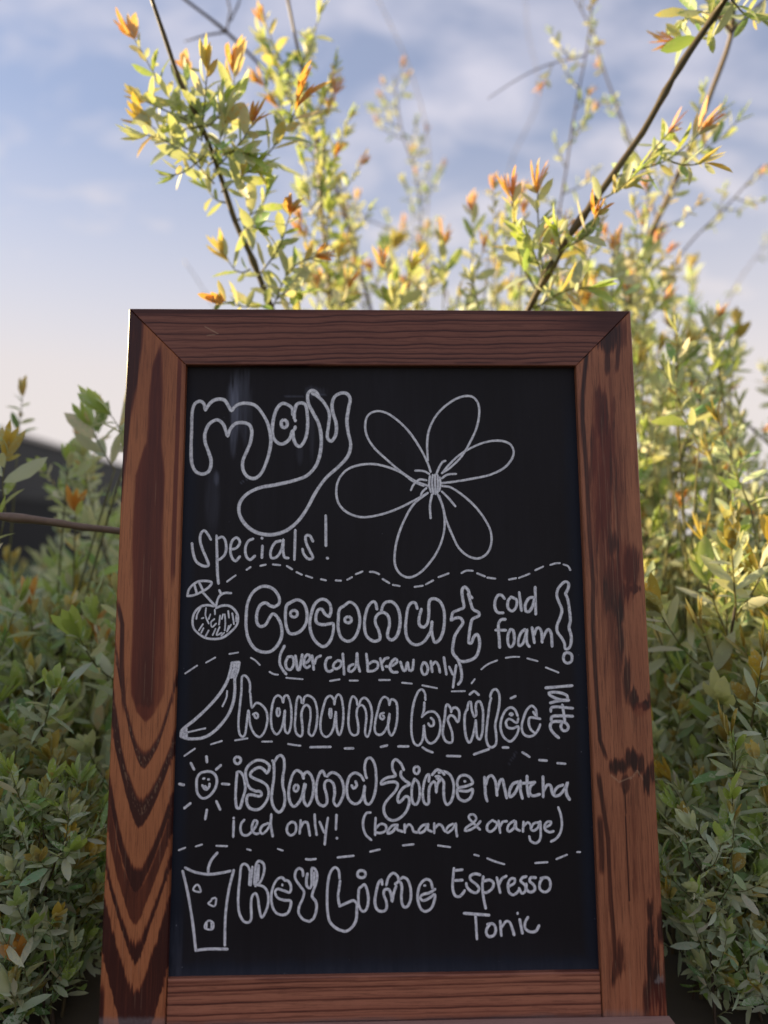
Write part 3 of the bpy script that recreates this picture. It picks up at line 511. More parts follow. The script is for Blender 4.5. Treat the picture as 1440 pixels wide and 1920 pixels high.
# ------------------------------------------------------------------ writing and drawings (strokes: photo-measured centre lines)
MARKS = {
('heading_lettering', 'May'): '''7.3 384.9,768.5 382.0,756.7 375.4,752.4 366.0,756.7 360.8,770.8 359.4,806.3 358.4,846.4 360.1,870.0 367.2,884.2 380.1,888.9 391.9,883.0 396.0,865.3 390.8,846.4 384.4,827.5 384.9,811.0 393.1,794.5 407.3,787.4 417.9,794.5 423.8,808.6 426.9,818.1 430.9,806.3 441.5,794.5 455.7,792.6 467.5,796.8 472.2,808.6 469.4,829.9 461.6,848.8 455.2,865.3 456.2,881.8 464.0,893.6 477.0,897.2 488.8,888.9 498.2,870.0 505.3,846.4 508.1,822.8 502.9,796.8 493.5,777.9 479.3,760.9 462.8,756.2 448.6,757.9 439.2,763.8 434.5,770.4 428.5,761.4 421.5,750.8 410.8,748.4 399.0,751.9 390.8,760.2 385.3,768.9
7.3 549.0,777.9 547.8,766.1 539.5,759.0 528.9,756.7 519.5,766.1 513.6,782.6 510.5,806.3 513.6,822.8 524.2,832.2 533.6,831.1 543.1,822.8 549.0,807.4 550.6,822.8 556.1,834.6 563.1,837.0 572.6,822.8 576.8,799.2 576.1,775.6 572.6,759.0 564.3,755.5 556.1,759.0 552.5,770.8 551.8,785.0
7.3 553.7,787.8 553.7,789.3
7.3 553.7,800.4 552.5,805.1
7.3c 532.4,787.4 537.9,790.9 538.3,798.0 533.6,802.0 528.4,799.2 527.7,790.9
7.3 598.6,746.0 592.7,735.4 584.4,731.9 577.3,739.0 578.5,756.7 587.9,775.6 597.4,794.5 602.1,818.1 600.9,846.4 592.7,872.4 576.1,891.3 552.5,900.7 517.1,909.0 486.4,914.9 462.8,926.7 449.8,943.2 448.6,962.1 458.1,981.0 474.6,995.2 493.5,1001.8 514.7,1002.2 538.3,994.0 559.6,976.3 576.1,952.7 592.7,922.0 611.5,896.0 635.2,874.7 651.7,855.8 657.6,834.6 652.9,811.0 650.5,787.4 654.0,763.8 656.4,747.2 649.3,737.8 637.5,737.8 626.9,744.9 622.6,759.0 624.5,775.6 630.4,794.5 629.3,815.7 621.0,827.5 613.9,820.4 615.8,799.2 617.4,775.6 606.8,754.3 592.7,741.3 585.6,737.8''',
('heading_lettering', 'Specials'): '''5.9 395.5,1011.7 388.4,999.9 382.5,994.7 376.6,1001.1 375.4,1014.0 380.1,1030.6 387.2,1047.1 390.8,1060.1 381.3,1061.3 368.3,1053.0 362.4,1037.7 360.1,1018.8
5.9 406.1,1004.6 407.1,1042.4 407.8,1073.1 409.7,1094.3
5.9 408.5,1009.3 417.9,1007.0 423.8,1018.8 422.6,1037.7 413.2,1048.3 407.3,1049.5
5.9 432.1,1030.6 443.9,1027.0 449.8,1016.4 443.9,1008.1 435.6,1014.0 432.1,1028.2 434.5,1044.7 441.5,1051.8 449.8,1043.6
5.9 474.6,1010.5 466.3,1014.0 460.4,1025.9 461.6,1042.4 468.7,1049.5 478.1,1042.4
5.9 492.3,1023.5 491.1,1045.9
5.9 491.1,1008.4 491.6,1009.8
5.9 526.5,1014.0 515.9,1017.6 507.7,1032.9 508.8,1045.9 518.3,1044.7 527.7,1030.6 531.3,1011.7 530.8,1030.6 533.6,1044.7 540.7,1046.6
5.9 553.7,994.0 552.0,1049.5
5.9 586.8,1015.2 580.9,1004.6 573.8,1004.6 573.8,1016.4 580.9,1032.9 586.8,1045.9 578.5,1048.3 569.0,1037.7 567.2,1029.4
5.9 610.8,966.8 611.1,1023.5
5.9 613.2,1046.2 614.6,1047.1''',
('flower_drawing', 'flower'): '''5.0 807.4,884.7 802.1,868.9 788.9,842.5 767.8,810.8 744.0,787.1 722.9,773.9 704.5,771.3 689.9,779.2 684.7,797.7 688.6,818.8 701.8,839.9 725.6,862.3 752.0,884.7 778.4,901.9 802.1,911.1
5.0 802.1,863.6 800.8,832.0 804.7,805.6 817.9,779.2 839.1,758.1 862.8,744.9 883.9,743.5 895.8,755.4 898.4,776.5 893.2,802.9 881.3,829.3 865.4,855.7 844.3,876.8 828.5,887.4
5.0 828.5,887.4 844.3,868.9 865.4,850.4 891.8,835.9 915.6,828.0 939.3,826.7 956.5,833.3 963.1,847.8 957.8,863.6 942.0,879.5 915.6,891.3 883.9,897.9 852.3,903.2 828.5,905.9
5.0 828.5,911.1 844.3,913.8 865.4,927.0 889.2,948.1 907.7,971.8 919.6,995.6 920.9,1019.3 913.0,1037.8 897.1,1047.1 878.6,1043.1 860.2,1027.3 847.0,1000.9 836.4,974.5 828.5,945.4 820.6,927.0
5.0 823.2,929.6 831.1,953.4 833.8,977.1 831.1,1003.5 820.6,1032.5 804.7,1056.3 786.3,1074.8 767.8,1082.7 752.0,1077.4 741.4,1061.6 740.1,1037.8 745.4,1008.8 757.2,977.1 775.7,945.4 802.1,924.3
5.0 802.1,924.3 778.4,937.5 746.7,953.4 712.4,965.2 678.1,969.7 651.7,961.3 635.8,945.4 630.6,924.3 634.5,900.6 649.0,882.1 670.1,872.9 699.2,870.2 725.6,875.5 752.0,886.1 775.7,903.2 794.2,911.1
5.0 817.9,890.0 823.2,876.8 829.8,866.3 835.1,864.2
5.0 804.7,888.7 794.2,883.4 778.4,882.6
5.0 799.5,900.6 786.3,899.3 775.7,908.5 770.4,919.1
5.0 828.5,896.6 839.1,890.0 854.9,888.7
5.0 828.5,921.7 841.7,934.9 853.6,949.4
5.0 810.0,927.0 806.1,948.1 807.4,971.8
5.0 799.5,915.1 791.5,923.0 788.9,929.6
5.0 806.1,892.7 804.7,908.5 807.9,923.0
5.0 811.3,890.6 810.0,908.5 812.7,925.7
5.0 815.8,890.0 815.8,908.5 816.6,926.4
5.0 820.6,891.3 821.1,908.5 820.1,924.3
5.0 824.5,895.3 825.9,908.5 823.7,920.4''',
('dashed_line', 'first'): '''4.3 425.8,1090.6 441.9,1078.8
4.3 462.4,1068.4 469.9,1063.3
4.3 488.2,1060.9 498.4,1058.7
4.3 511.5,1058.3 525.5,1059.8
4.3 537.8,1061.1 547.9,1067.6
4.3 556.0,1072.7 566.2,1077.7
4.3 573.7,1079.4 585.5,1083.5
4.4 601.8,1086.0 611.1,1088.4
4.4 629.3,1088.2 639.6,1088.9
4.4 651.1,1087.1 660.0,1082.2
4.4 667.3,1076.7 679.6,1071.6
4.4 693.3,1072.2 702.2,1072.9 711.1,1076.7
4.4 717.3,1085.6 730.0,1093.3
4.4 736.7,1096.7 749.3,1098.9
4.4 777.3,1100.4 792.9,1098.2
4.4 798.4,1095.6 812.2,1088.2
4.4 822.2,1082.2 841.1,1075.1
4.3 865.0,1074.5 875.0,1070.0 886.3,1070.3
4.3 894.5,1075.0 909.2,1080.8
4.3 913.3,1083.0 928.7,1085.0
4.3 954.2,1086.7 967.5,1084.2
4.3 972.8,1083.7 992.8,1075.8
4.3 1003.3,1069.2 1018.3,1062.5
4.3 1031.7,1059.2 1041.7,1056.3 1049.7,1055.8
4.3 1056.3,1058.3 1065.0,1061.7 1069.2,1069.2''',
('coconut_drawing', 'coconut'): '''5.2 351.5,1117.5 353.7,1106.7 362.3,1096.0 375.2,1089.5 396.7,1091.7 392.4,1100.3 379.5,1108.9 362.3,1116.4 351.5,1117.5
5.2 364.4,1096.4 369.2,1112.1
5.2 373.1,1091.7 380.6,1106.7
5.2 380.6,1111.0 404.3,1136.9
5.2 433.3,1112.1 420.4,1112.1 411.8,1117.5 407.5,1126.1 405.3,1136.9
5.2 411.4,1106.7 415.0,1114.3
5.2 401.0,1136.9 390.3,1134.7 377.4,1136.9 365.5,1147.6 361.2,1162.7 363.4,1177.8 373.1,1188.5 386.0,1196.1 403.2,1198.2 418.3,1195.0 433.3,1184.2 444.1,1171.3 446.3,1156.3 439.8,1143.3 429.0,1135.8 416.1,1135.8 405.3,1140.1
3.7 376.3,1140.1 369.8,1151.9 368.3,1160.6
3.7 386.4,1140.1 385.5,1154.1 391.4,1169.2
3.7 394.6,1151.9 391.4,1160.6
3.7 381.7,1158.4 378.4,1159.5
3.7 402.8,1143.3 403.2,1151.9
3.7 402.1,1160.6 395.7,1167.0 397.8,1175.6 405.3,1169.2
3.7 412.9,1154.1 410.7,1171.3
3.7 418.3,1151.9 416.1,1160.6
3.7 421.5,1151.9 422.6,1167.0 421.5,1182.1
3.7 428.0,1145.5 429.5,1158.4
3.7 435.5,1149.8 437.6,1160.6 438.7,1170.2
3.7 443.0,1154.1 443.0,1164.9
3.7 380.6,1170.2 373.1,1182.1
3.7 381.7,1177.8 377.4,1186.4
3.7 391.4,1182.1 383.8,1196.1
3.7 404.3,1178.9 398.9,1190.7
3.7 411.8,1175.6 406.4,1190.7 416.1,1186.4
3.7 420.4,1186.4 415.0,1191.8
3.7 433.3,1171.3 426.9,1182.1
3.7 429.0,1173.5 425.8,1184.2''',
('menu_lettering', 'coconut'): '''6.5 514.1,1138.0 522.7,1132.6 523.8,1121.8 515.1,1106.7 502.2,1099.8 489.3,1100.3 474.2,1111.0 464.6,1130.4 461.8,1151.9 461.8,1177.8 466.7,1199.3 478.5,1216.5 493.6,1222.6 508.7,1220.8 521.6,1207.9 528.5,1190.7 527.0,1171.3 519.5,1156.3 511.9,1150.9 505.5,1158.4 497.9,1171.3 488.2,1174.6 481.8,1167.0 481.8,1149.8 488.2,1134.7 497.9,1130.4 506.5,1135.8 514.1,1138.0
6.5 545.3,1129.3 537.8,1134.7 535.2,1151.9 536.7,1173.5 542.1,1186.4 551.7,1188.5 564.7,1182.1 574.3,1167.0 575.4,1147.6 569.0,1130.4 557.1,1124.6 545.3,1129.3
6.5c 551.3,1144.4 557.1,1147.6 557.1,1154.1 551.3,1157.3 545.3,1154.1 545.3,1147.6
6.5 617.4,1156.3 620.6,1145.5 618.5,1132.6 610.9,1125.0 601.3,1124.0 590.5,1132.6 584.0,1149.8 580.8,1169.2 584.0,1188.5 592.6,1203.6 605.6,1212.2 616.3,1205.8 623.9,1188.5 624.9,1169.2 619.6,1169.2 605.6,1171.3 593.7,1167.0 592.6,1154.1 597.0,1143.3 603.4,1142.3 609.9,1151.9 617.4,1156.3
6.4 645.6,1135.6 655.6,1128.9 666.7,1135.6 673.3,1151.1 674.4,1168.9 668.9,1188.9 660.0,1200.0 650.0,1202.2 640.0,1195.6 634.4,1180.0 634.4,1160.0 636.7,1142.2 645.6,1135.6
6.4c 652.9,1156.2 658.2,1159.3 658.2,1165.1 652.9,1167.8 647.1,1165.1 647.1,1159.3
6.4 706.7,1142.2 704.4,1131.1 700.0,1127.8 691.1,1135.6 685.6,1151.1 683.3,1171.1 686.7,1191.1 695.6,1200.0 704.4,1202.2 712.2,1197.8 710.0,1182.2 704.0,1168.9 704.4,1157.8 711.1,1150.0 721.1,1148.9 728.9,1157.8 730.0,1173.3 726.7,1186.7 727.8,1195.6 734.4,1200.0 743.3,1193.3 748.9,1177.8 750.0,1157.8 745.6,1140.0 735.6,1128.9 724.4,1128.9 717.8,1135.6 715.1,1145.6
6.4 782.2,1141.1 778.9,1131.1 772.2,1130.0 765.6,1137.8 762.2,1155.6 760.4,1177.8 763.3,1195.6 772.2,1206.7 782.2,1208.9 793.3,1204.4 802.2,1193.3 807.8,1182.2 810.0,1165.6
6.4 810.0,1165.6 809.3,1182.2 812.2,1197.8 815.6,1204.4 824.4,1198.9 831.1,1182.2 833.3,1162.2 832.2,1144.4 825.6,1128.9 815.6,1122.7 806.7,1124.4 804.0,1133.3 804.0,1151.1 801.1,1168.9 794.4,1176.0 786.7,1172.2 785.6,1160.0 790.0,1142.2
6.4 885.1,1121.1 880.4,1115.6 877.8,1106.7 871.1,1100.4 866.2,1106.7 867.8,1124.4 869.3,1138.9 860.0,1143.3 848.9,1148.9 846.7,1157.8 845.6,1163.3 853.3,1158.9 863.3,1158.9 867.8,1167.8 860.0,1180.0 853.3,1191.1 850.0,1204.4 848.9,1222.2 855.6,1233.3 864.4,1240.0 877.8,1238.9 891.1,1232.2 897.8,1217.8 898.9,1200.0 894.4,1189.3 888.9,1193.3 883.3,1205.6 878.9,1205.6 879.6,1191.1 882.2,1173.3 885.6,1161.1 897.8,1154.4 897.8,1148.9 886.7,1142.2 882.7,1131.1 877.8,1113.3''',
('small_lettering', 'over'): '''6.0 855.6,1231.1 862.2,1246.7 865.6,1264.4 864.4,1275.6 858.9,1283.3
6.0 533.4,1211.2 525.9,1227.3 524.8,1244.5 531.3,1257.4 536.7,1263.9
6.0 539.9,1231.6 535.6,1242.4 537.8,1253.1 545.3,1255.3 550.7,1244.5 548.5,1231.6 539.9,1231.6
6.0 553.9,1229.5 558.2,1255.3 561.4,1255.3 566.8,1227.3
6.0 569.0,1244.5 577.6,1240.2 581.9,1231.6 576.5,1227.3 571.1,1233.8 570.0,1246.7 575.4,1252.1 580.8,1248.8
6.0 585.1,1229.5 588.3,1255.3
6.0 589.4,1244.5 593.7,1233.8 601.3,1229.5
5.8 620.3,1232.5 613.8,1234.4 610.0,1245.6 612.8,1256.9 618.4,1259.1 624.1,1255.9
5.8 633.4,1238.1 626.9,1243.8 625.0,1251.3 630.6,1254.1 638.1,1249.4 640.0,1240.9 633.4,1238.1
5.8 642.8,1225.9 645.3,1264.4
5.8 662.5,1245.6 655.0,1249.4 654.1,1257.8 658.8,1259.1 666.3,1251.3 669.6,1225.0
5.8 669.6,1225.0 670.9,1243.8 674.7,1258.8
5.8 686.9,1225.9 688.8,1243.8 689.7,1258.8
5.8 690.6,1245.6 700.0,1240.0 708.4,1242.8 707.5,1252.2 700.0,1257.8 690.6,1258.4
5.8 713.1,1234.4 717.8,1255.9
5.8 716.9,1241.9 721.6,1235.3 728.1,1233.4
5.8 723.4,1249.4 730.0,1249.8 739.4,1245.6 745.0,1240.0 741.3,1235.3 734.7,1240.9 730.9,1251.3 735.6,1259.7 745.0,1260.3
5.8 750.6,1240.9 756.3,1256.9 760.0,1256.9 763.8,1241.9 767.5,1256.9 773.1,1255.9 775.4,1237.2
5.8 793.8,1241.9 790.0,1253.1 793.8,1264.4 799.4,1263.4 802.2,1253.1 798.5,1243.8 793.8,1241.9
5.8 807.8,1240.0 810.3,1259.7
5.8 809.7,1247.5 816.3,1240.9 821.9,1247.5 824.7,1260.6
5.8 832.2,1232.5 836.9,1264.4
5.6 842.2,1250.3 848.8,1264.4
5.6 855.3,1247.5 852.5,1264.4 849.3,1288.8''',
('dashed_line', 'second'): '''3.7 347.2,1262.8 369.8,1247.8
3.7 386.4,1242.4 403.8,1232.7
3.7 430.1,1226.2 446.7,1223.4
3.7 470.4,1233.3 478.5,1238.1 487.2,1246.7
3.7 505.5,1259.6 513.0,1263.9 521.2,1265.0
3.7 536.7,1270.8 567.5,1273.6
4.0 618.9,1276.7 636.7,1273.8
4.0 655.6,1276.0 671.1,1276.0
4.0 710.7,1274.9 731.1,1274.9
4.0 753.8,1280.0 772.2,1281.8
4.1 791.9,1285.0 819.1,1290.3
3.9 846.9,1296.3 871.6,1295.7
3.9 884.0,1281.3 890.0,1273.4
3.9 902.2,1255.0 914.4,1245.6 932.2,1238.1
3.9 948.1,1233.4 961.3,1231.6 973.4,1231.6
3.9 988.4,1234.4 1007.8,1239.6
3.9 1023.1,1251.3 1047.1,1261.0''',
('small_lettering', 'cold'): '''6.2 945.8,1122.5 940.0,1115.8 933.3,1116.7 928.3,1126.7 928.0,1140.0 933.3,1148.3 943.3,1149.2
6.2 958.3,1119.2 952.5,1126.7 952.5,1140.0 960.0,1145.8 967.5,1138.3 968.3,1125.0 958.3,1119.2
6.2 973.3,1110.8 977.5,1145.0
6.2 1000.0,1120.0 991.7,1121.7 985.0,1133.3 985.8,1145.8 991.7,1146.7 998.3,1136.7 1001.7,1123.3
6.2 1003.3,1100.8 1004.3,1151.7
6.2 947.5,1161.3 940.0,1161.7 935.0,1168.3 934.5,1181.7 935.8,1196.7 936.7,1214.2
6.2 929.2,1181.3 948.3,1181.7
6.2 956.7,1180.0 952.5,1190.0 952.5,1206.7 956.7,1213.3 962.5,1208.3 964.2,1193.3 961.7,1181.7 956.7,1180.0
6.2 984.2,1180.0 976.7,1186.7 971.7,1201.7 973.3,1210.8 980.0,1206.7 985.8,1190.0 987.5,1180.0 987.0,1195.0 988.3,1206.7 992.5,1212.5
6.2 997.5,1176.7 1001.7,1205.0
6.2 1001.7,1190.0 1005.0,1180.0 1010.0,1176.7 1015.0,1185.0 1016.3,1204.2
6.2 1016.3,1200.0 1023.3,1185.0 1028.3,1180.0 1033.3,1188.3 1035.0,1211.7
6.2 1060.0,1113.3 1065.0,1103.3 1065.8,1093.3 1060.0,1090.8 1053.3,1095.0 1045.8,1105.0 1043.8,1116.7 1048.3,1130.0 1053.3,1143.3 1050.0,1158.3 1044.2,1173.3 1045.0,1185.0 1053.3,1196.7 1058.3,1206.7 1060.0,1216.7 1066.7,1215.0 1070.8,1203.3 1070.3,1190.0 1066.7,1176.7 1069.2,1163.3 1067.5,1143.3 1064.2,1123.3 1060.0,1113.3
6.2c 1064.7,1223.7 1070.8,1226.7 1072.5,1233.3 1070.3,1240.8 1063.3,1243.3 1057.5,1239.2 1056.3,1231.7 1059.2,1225.0''',
('banana_drawing', 'banana'): '''6.2 435.0,1242.8 432.2,1256.9 427.5,1273.8 420.0,1288.8 406.9,1307.5 386.3,1330.0 363.8,1350.6 341.3,1369.4 339.4,1380.6
6.2 448.5,1241.9 445.9,1256.9 440.3,1273.8 440.6,1290.6 437.8,1315.0 429.4,1337.5 416.3,1356.3 399.4,1373.1 382.5,1382.5 363.8,1385.3 350.6,1384.4 339.4,1380.6
6.2 435.9,1242.8 448.1,1241.9
6.2 440.6,1251.3 436.9,1258.8 433.1,1270.0
6.2 443.4,1243.8 442.5,1256.9 437.8,1270.0
6.2 439.7,1245.6 438.8,1250.3
6.2 344.1,1366.6 345.0,1381.6
6.2 348.8,1365.6 349.7,1381.6
3.8 351.6,1373.1 367.5,1369.4 385.3,1365.3
3.8 426.0,1295.3 424.7,1307.5 417.2,1324.4''',
('menu_lettering', 'banana'): '''4.9 468.4,1298.1 468.8,1283.1 465.0,1271.9 458.4,1266.3 453.8,1269.1 452.8,1294.4 450.0,1322.5 447.2,1352.5 449.1,1375.0 454.7,1381.6 459.4,1376.9 462.2,1360.0 465.9,1331.9 469.7,1360.0 478.1,1376.9 487.5,1381.6 496.9,1369.4 501.6,1348.8 498.8,1331.9 489.4,1320.6 480.9,1317.8 476.3,1322.5 472.5,1327.2 470.6,1315.0 469.7,1300.0
4.9 474.4,1339.4 480.0,1336.6 483.8,1340.3 482.8,1345.9 479.1,1345.9 477.2,1341.3
4.9 530.6,1316.9 528.8,1309.4 521.3,1303.8 514.7,1309.4 510.0,1326.3 508.1,1348.8 510.9,1367.5 518.4,1376.9 525.0,1371.3 530.6,1356.3 534.4,1331.9 533.5,1356.3 535.3,1371.3 540.0,1375.0 544.7,1363.8 546.6,1341.3 544.7,1318.8 539.1,1303.8 533.5,1305.6 531.0,1316.9
4.9c 521.6,1327.2 524.3,1330.9 524.3,1339.4 521.6,1342.8 519.4,1339.4 519.4,1330.9
4.9 565.3,1317.8 564.4,1309.4 559.7,1305.6 556.0,1316.9 554.1,1341.3 553.1,1360.0 556.0,1375.0 563.5,1380.6 567.2,1375.0 566.6,1358.1 565.3,1337.5 570.0,1324.4 575.6,1321.6 581.3,1328.1 582.2,1345.0 579.4,1363.8 579.4,1375.0 585.0,1379.7 590.6,1371.3 594.4,1352.5 594.4,1330.0 588.8,1311.3 577.5,1303.8 571.0,1307.5 568.5,1318.8
4.9 626.9,1320.6 625.9,1311.3 619.4,1304.7 611.9,1309.4 605.3,1330.0 601.0,1352.5 602.5,1373.1 610.9,1381.6 619.4,1376.9 625.9,1361.9 629.7,1333.8 630.3,1352.5 632.5,1371.3 636.3,1377.8 640.9,1367.5 643.8,1345.0 642.8,1322.5 639.1,1305.6 634.4,1301.9 629.7,1307.5 626.9,1320.6
4.9 618.4,1329.1 617.5,1339.4 619.4,1345.9
4.9 620.9,1329.1 621.6,1339.4 620.3,1345.9
4.9 670.0,1321.6 668.1,1311.3 661.6,1305.6 656.9,1315.0 654.1,1337.5 653.5,1358.1 656.9,1373.1 663.4,1378.8 670.9,1375.0 671.5,1358.1 668.5,1339.4 670.9,1326.3 677.5,1321.6 684.1,1328.1 686.9,1345.0 685.0,1363.8 685.0,1376.9 688.8,1381.6 693.4,1371.3 696.3,1352.5 697.2,1333.8 692.5,1316.9 684.1,1308.4 677.5,1311.3 673.8,1320.6
4.9 730.0,1321.6 728.1,1311.3 720.6,1306.6 714.1,1313.1 708.4,1331.9 703.8,1352.5 702.8,1369.4 707.5,1376.9 715.0,1376.9 723.4,1367.5 729.1,1352.5 730.4,1337.5 727.6,1356.3 729.1,1371.3 733.8,1378.8 739.4,1371.3 744.1,1352.5 745.0,1333.8 743.1,1316.9 736.6,1311.3 731.9,1313.1 730.0,1321.6
4.9 719.7,1336.6 714.1,1338.4 712.2,1344.1 716.9,1348.8 720.3,1345.0 717.8,1341.3''',
('menu_lettering', 'brulee'): '''5.1 797.5,1312.2 796.6,1300.0 791.0,1292.5 784.4,1296.3 777.8,1311.3 773.1,1331.9 771.3,1356.3 772.2,1378.8 776.9,1393.8 784.4,1397.5 791.0,1390.0 793.8,1375.0 794.7,1360.0 796.6,1378.8 801.3,1390.0 807.8,1393.8 817.2,1388.1 823.8,1375.0 825.6,1358.1 821.9,1343.1 813.5,1334.7 803.1,1334.7 795.6,1339.4 791.0,1344.1
5.1 791.0,1344.1 794.7,1331.9 795.6,1316.9
5.1 807.8,1345.9 812.5,1350.6 812.5,1360.0 806.0,1360.9 803.1,1356.3
5.3 845.9,1334.7 845.0,1328.1 838.4,1320.6 835.6,1326.3 833.8,1345.0 830.9,1363.8 830.0,1375.0 834.7,1388.1 843.1,1392.8 847.8,1390.0 847.8,1375.0 843.1,1360.0 839.4,1348.8 844.1,1341.3 850.6,1343.1 858.1,1353.4 860.9,1345.0 860.0,1331.9 853.4,1326.3 847.8,1329.1 845.9,1334.7
5.3 875.9,1330.9 878.8,1316.9 882.5,1315.9 884.4,1330.0 889.1,1344.1 892.8,1339.4 891.9,1326.3 893.8,1316.9 899.4,1315.0 905.0,1330.0 905.4,1352.5 904.1,1373.1 899.4,1386.3 894.7,1382.5 892.8,1365.6 891.9,1350.6
5.3 891.9,1350.6 889.1,1369.4 882.5,1390.0 878.8,1391.9 874.1,1382.5 871.3,1363.8 871.3,1341.3 875.0,1330.0
5.3 880.6,1301.9 889.1,1296.3 897.5,1302.8
5.3 920.9,1309.4 919.1,1305.6 923.8,1294.4 930.3,1292.5 935.9,1301.9 935.9,1322.5 932.2,1341.3 928.4,1360.0 930.3,1378.8 929.4,1395.6 921.9,1401.3 915.3,1397.5 911.6,1384.4 912.5,1363.8 915.3,1341.3 918.1,1318.8 920.9,1309.4
5.3 970.6,1342.2 965.0,1330.0 957.5,1326.3 948.1,1331.9 940.6,1346.9 938.4,1363.8 942.5,1378.8 950.0,1387.2 957.5,1390.0 966.9,1380.6 971.6,1369.4 971.6,1361.9 961.3,1365.6 951.9,1363.8 948.5,1354.4 953.8,1347.8 959.4,1349.7 968.8,1355.3 971.6,1346.9
5.3 955.6,1339.4 958.4,1337.5 961.3,1339.4 958.4,1341.3
5.3 957.5,1309.4 966.5,1305.3
5.3 1006.3,1344.1 1004.4,1330.0 996.9,1323.4 988.4,1330.0 981.9,1345.0 978.1,1361.9 980.9,1375.0 989.4,1380.6 999.7,1378.8 1008.1,1369.4 1012.8,1358.1
5.3 1012.8,1347.8 1002.5,1345.9 993.1,1345.9 991.3,1356.3 995.0,1367.5 1000.6,1373.1
5.3 999.7,1334.7 1005.9,1343.5''',
('small_lettering', 'latte'): '''6.2 1023.1,1289.7 1072.8,1285.4
6.2 1064.4,1312.2 1062.5,1303.8 1045.6,1298.1 1029.1,1299.1 1031.6,1303.8 1047.5,1311.3 1064.4,1313.1
6.2 1031.6,1317.8 1047.5,1314.1 1066.3,1313.1
6.2 1032.5,1333.8 1033.5,1327.2 1041.9,1325.3 1073.8,1327.8
6.2 1033.5,1350.6 1034.4,1344.1 1043.8,1342.2 1073.8,1342.8
6.2 1054.1,1321.6 1056.9,1337.5 1058.8,1352.5
6.2 1047.5,1383.4 1038.1,1375.0 1031.6,1363.8 1034.4,1354.4 1045.6,1352.5 1058.8,1354.4 1065.3,1361.9 1062.5,1369.4 1055.0,1369.4 1051.3,1361.9 1053.1,1356.3''',
('dashed_line', 'third'): '''3.9 345.9,1417.2 365.6,1403.5
3.9 395.6,1395.6 416.3,1389.1
3.9 440.6,1388.1 464.1,1384.4
3.9 491.3,1390.4 510.0,1390.4
3.9 540.0,1394.7 551.3,1396.6 563.5,1398.1
5.1 581.9,1400.9 619.8,1400.3
5.1 646.6,1403.1 662.5,1403.1
5.1 714.1,1400.3 725.9,1397.5
5.1 746.9,1399.4 765.6,1399.4
5.1 792.3,1401.3 799.4,1405.9 811.0,1410.6
5.1 837.9,1417.2 862.8,1417.8
5.1 888.5,1414.4 916.6,1404.4
5.1 942.5,1401.3 953.0,1401.6
5.1 979.4,1410.6 985.6,1414.4 992.6,1419.1
5.2 1010.9,1425.0 1025.1,1426.0
5.2 1045.0,1430.8 1059.7,1431.8''',
('sun_drawing', 'sun'): '''5.4 387.7,1446.0 376.0,1449.6 369.7,1458.6 368.8,1474.9 370.6,1487.5 379.6,1496.5 390.4,1493.8 401.3,1482.1 406.7,1467.6 404.9,1455.0 397.6,1447.8 387.7,1446.0
5.4 381.4,1459.7 383.2,1459.3
5.4 390.6,1461.3 392.0,1461.3
5.4 379.6,1472.2 383.2,1478.5 387.7,1480.3 392.2,1474.9 393.1,1469.5
5.4 384.1,1474.0 387.2,1477.0
5.4 387.2,1418.0 388.1,1428.8
5.4 357.9,1430.6 364.2,1442.7
5.4 405.2,1442.7 414.3,1434.6
5.4 336.3,1469.8 344.9,1471.6
5.4 416.6,1469.5 429.8,1470.5
5.4 345.8,1515.1 357.4,1505.9
5.4 405.8,1502.3 413.0,1517.5
5.4 388.1,1518.2 385.0,1535.4''',
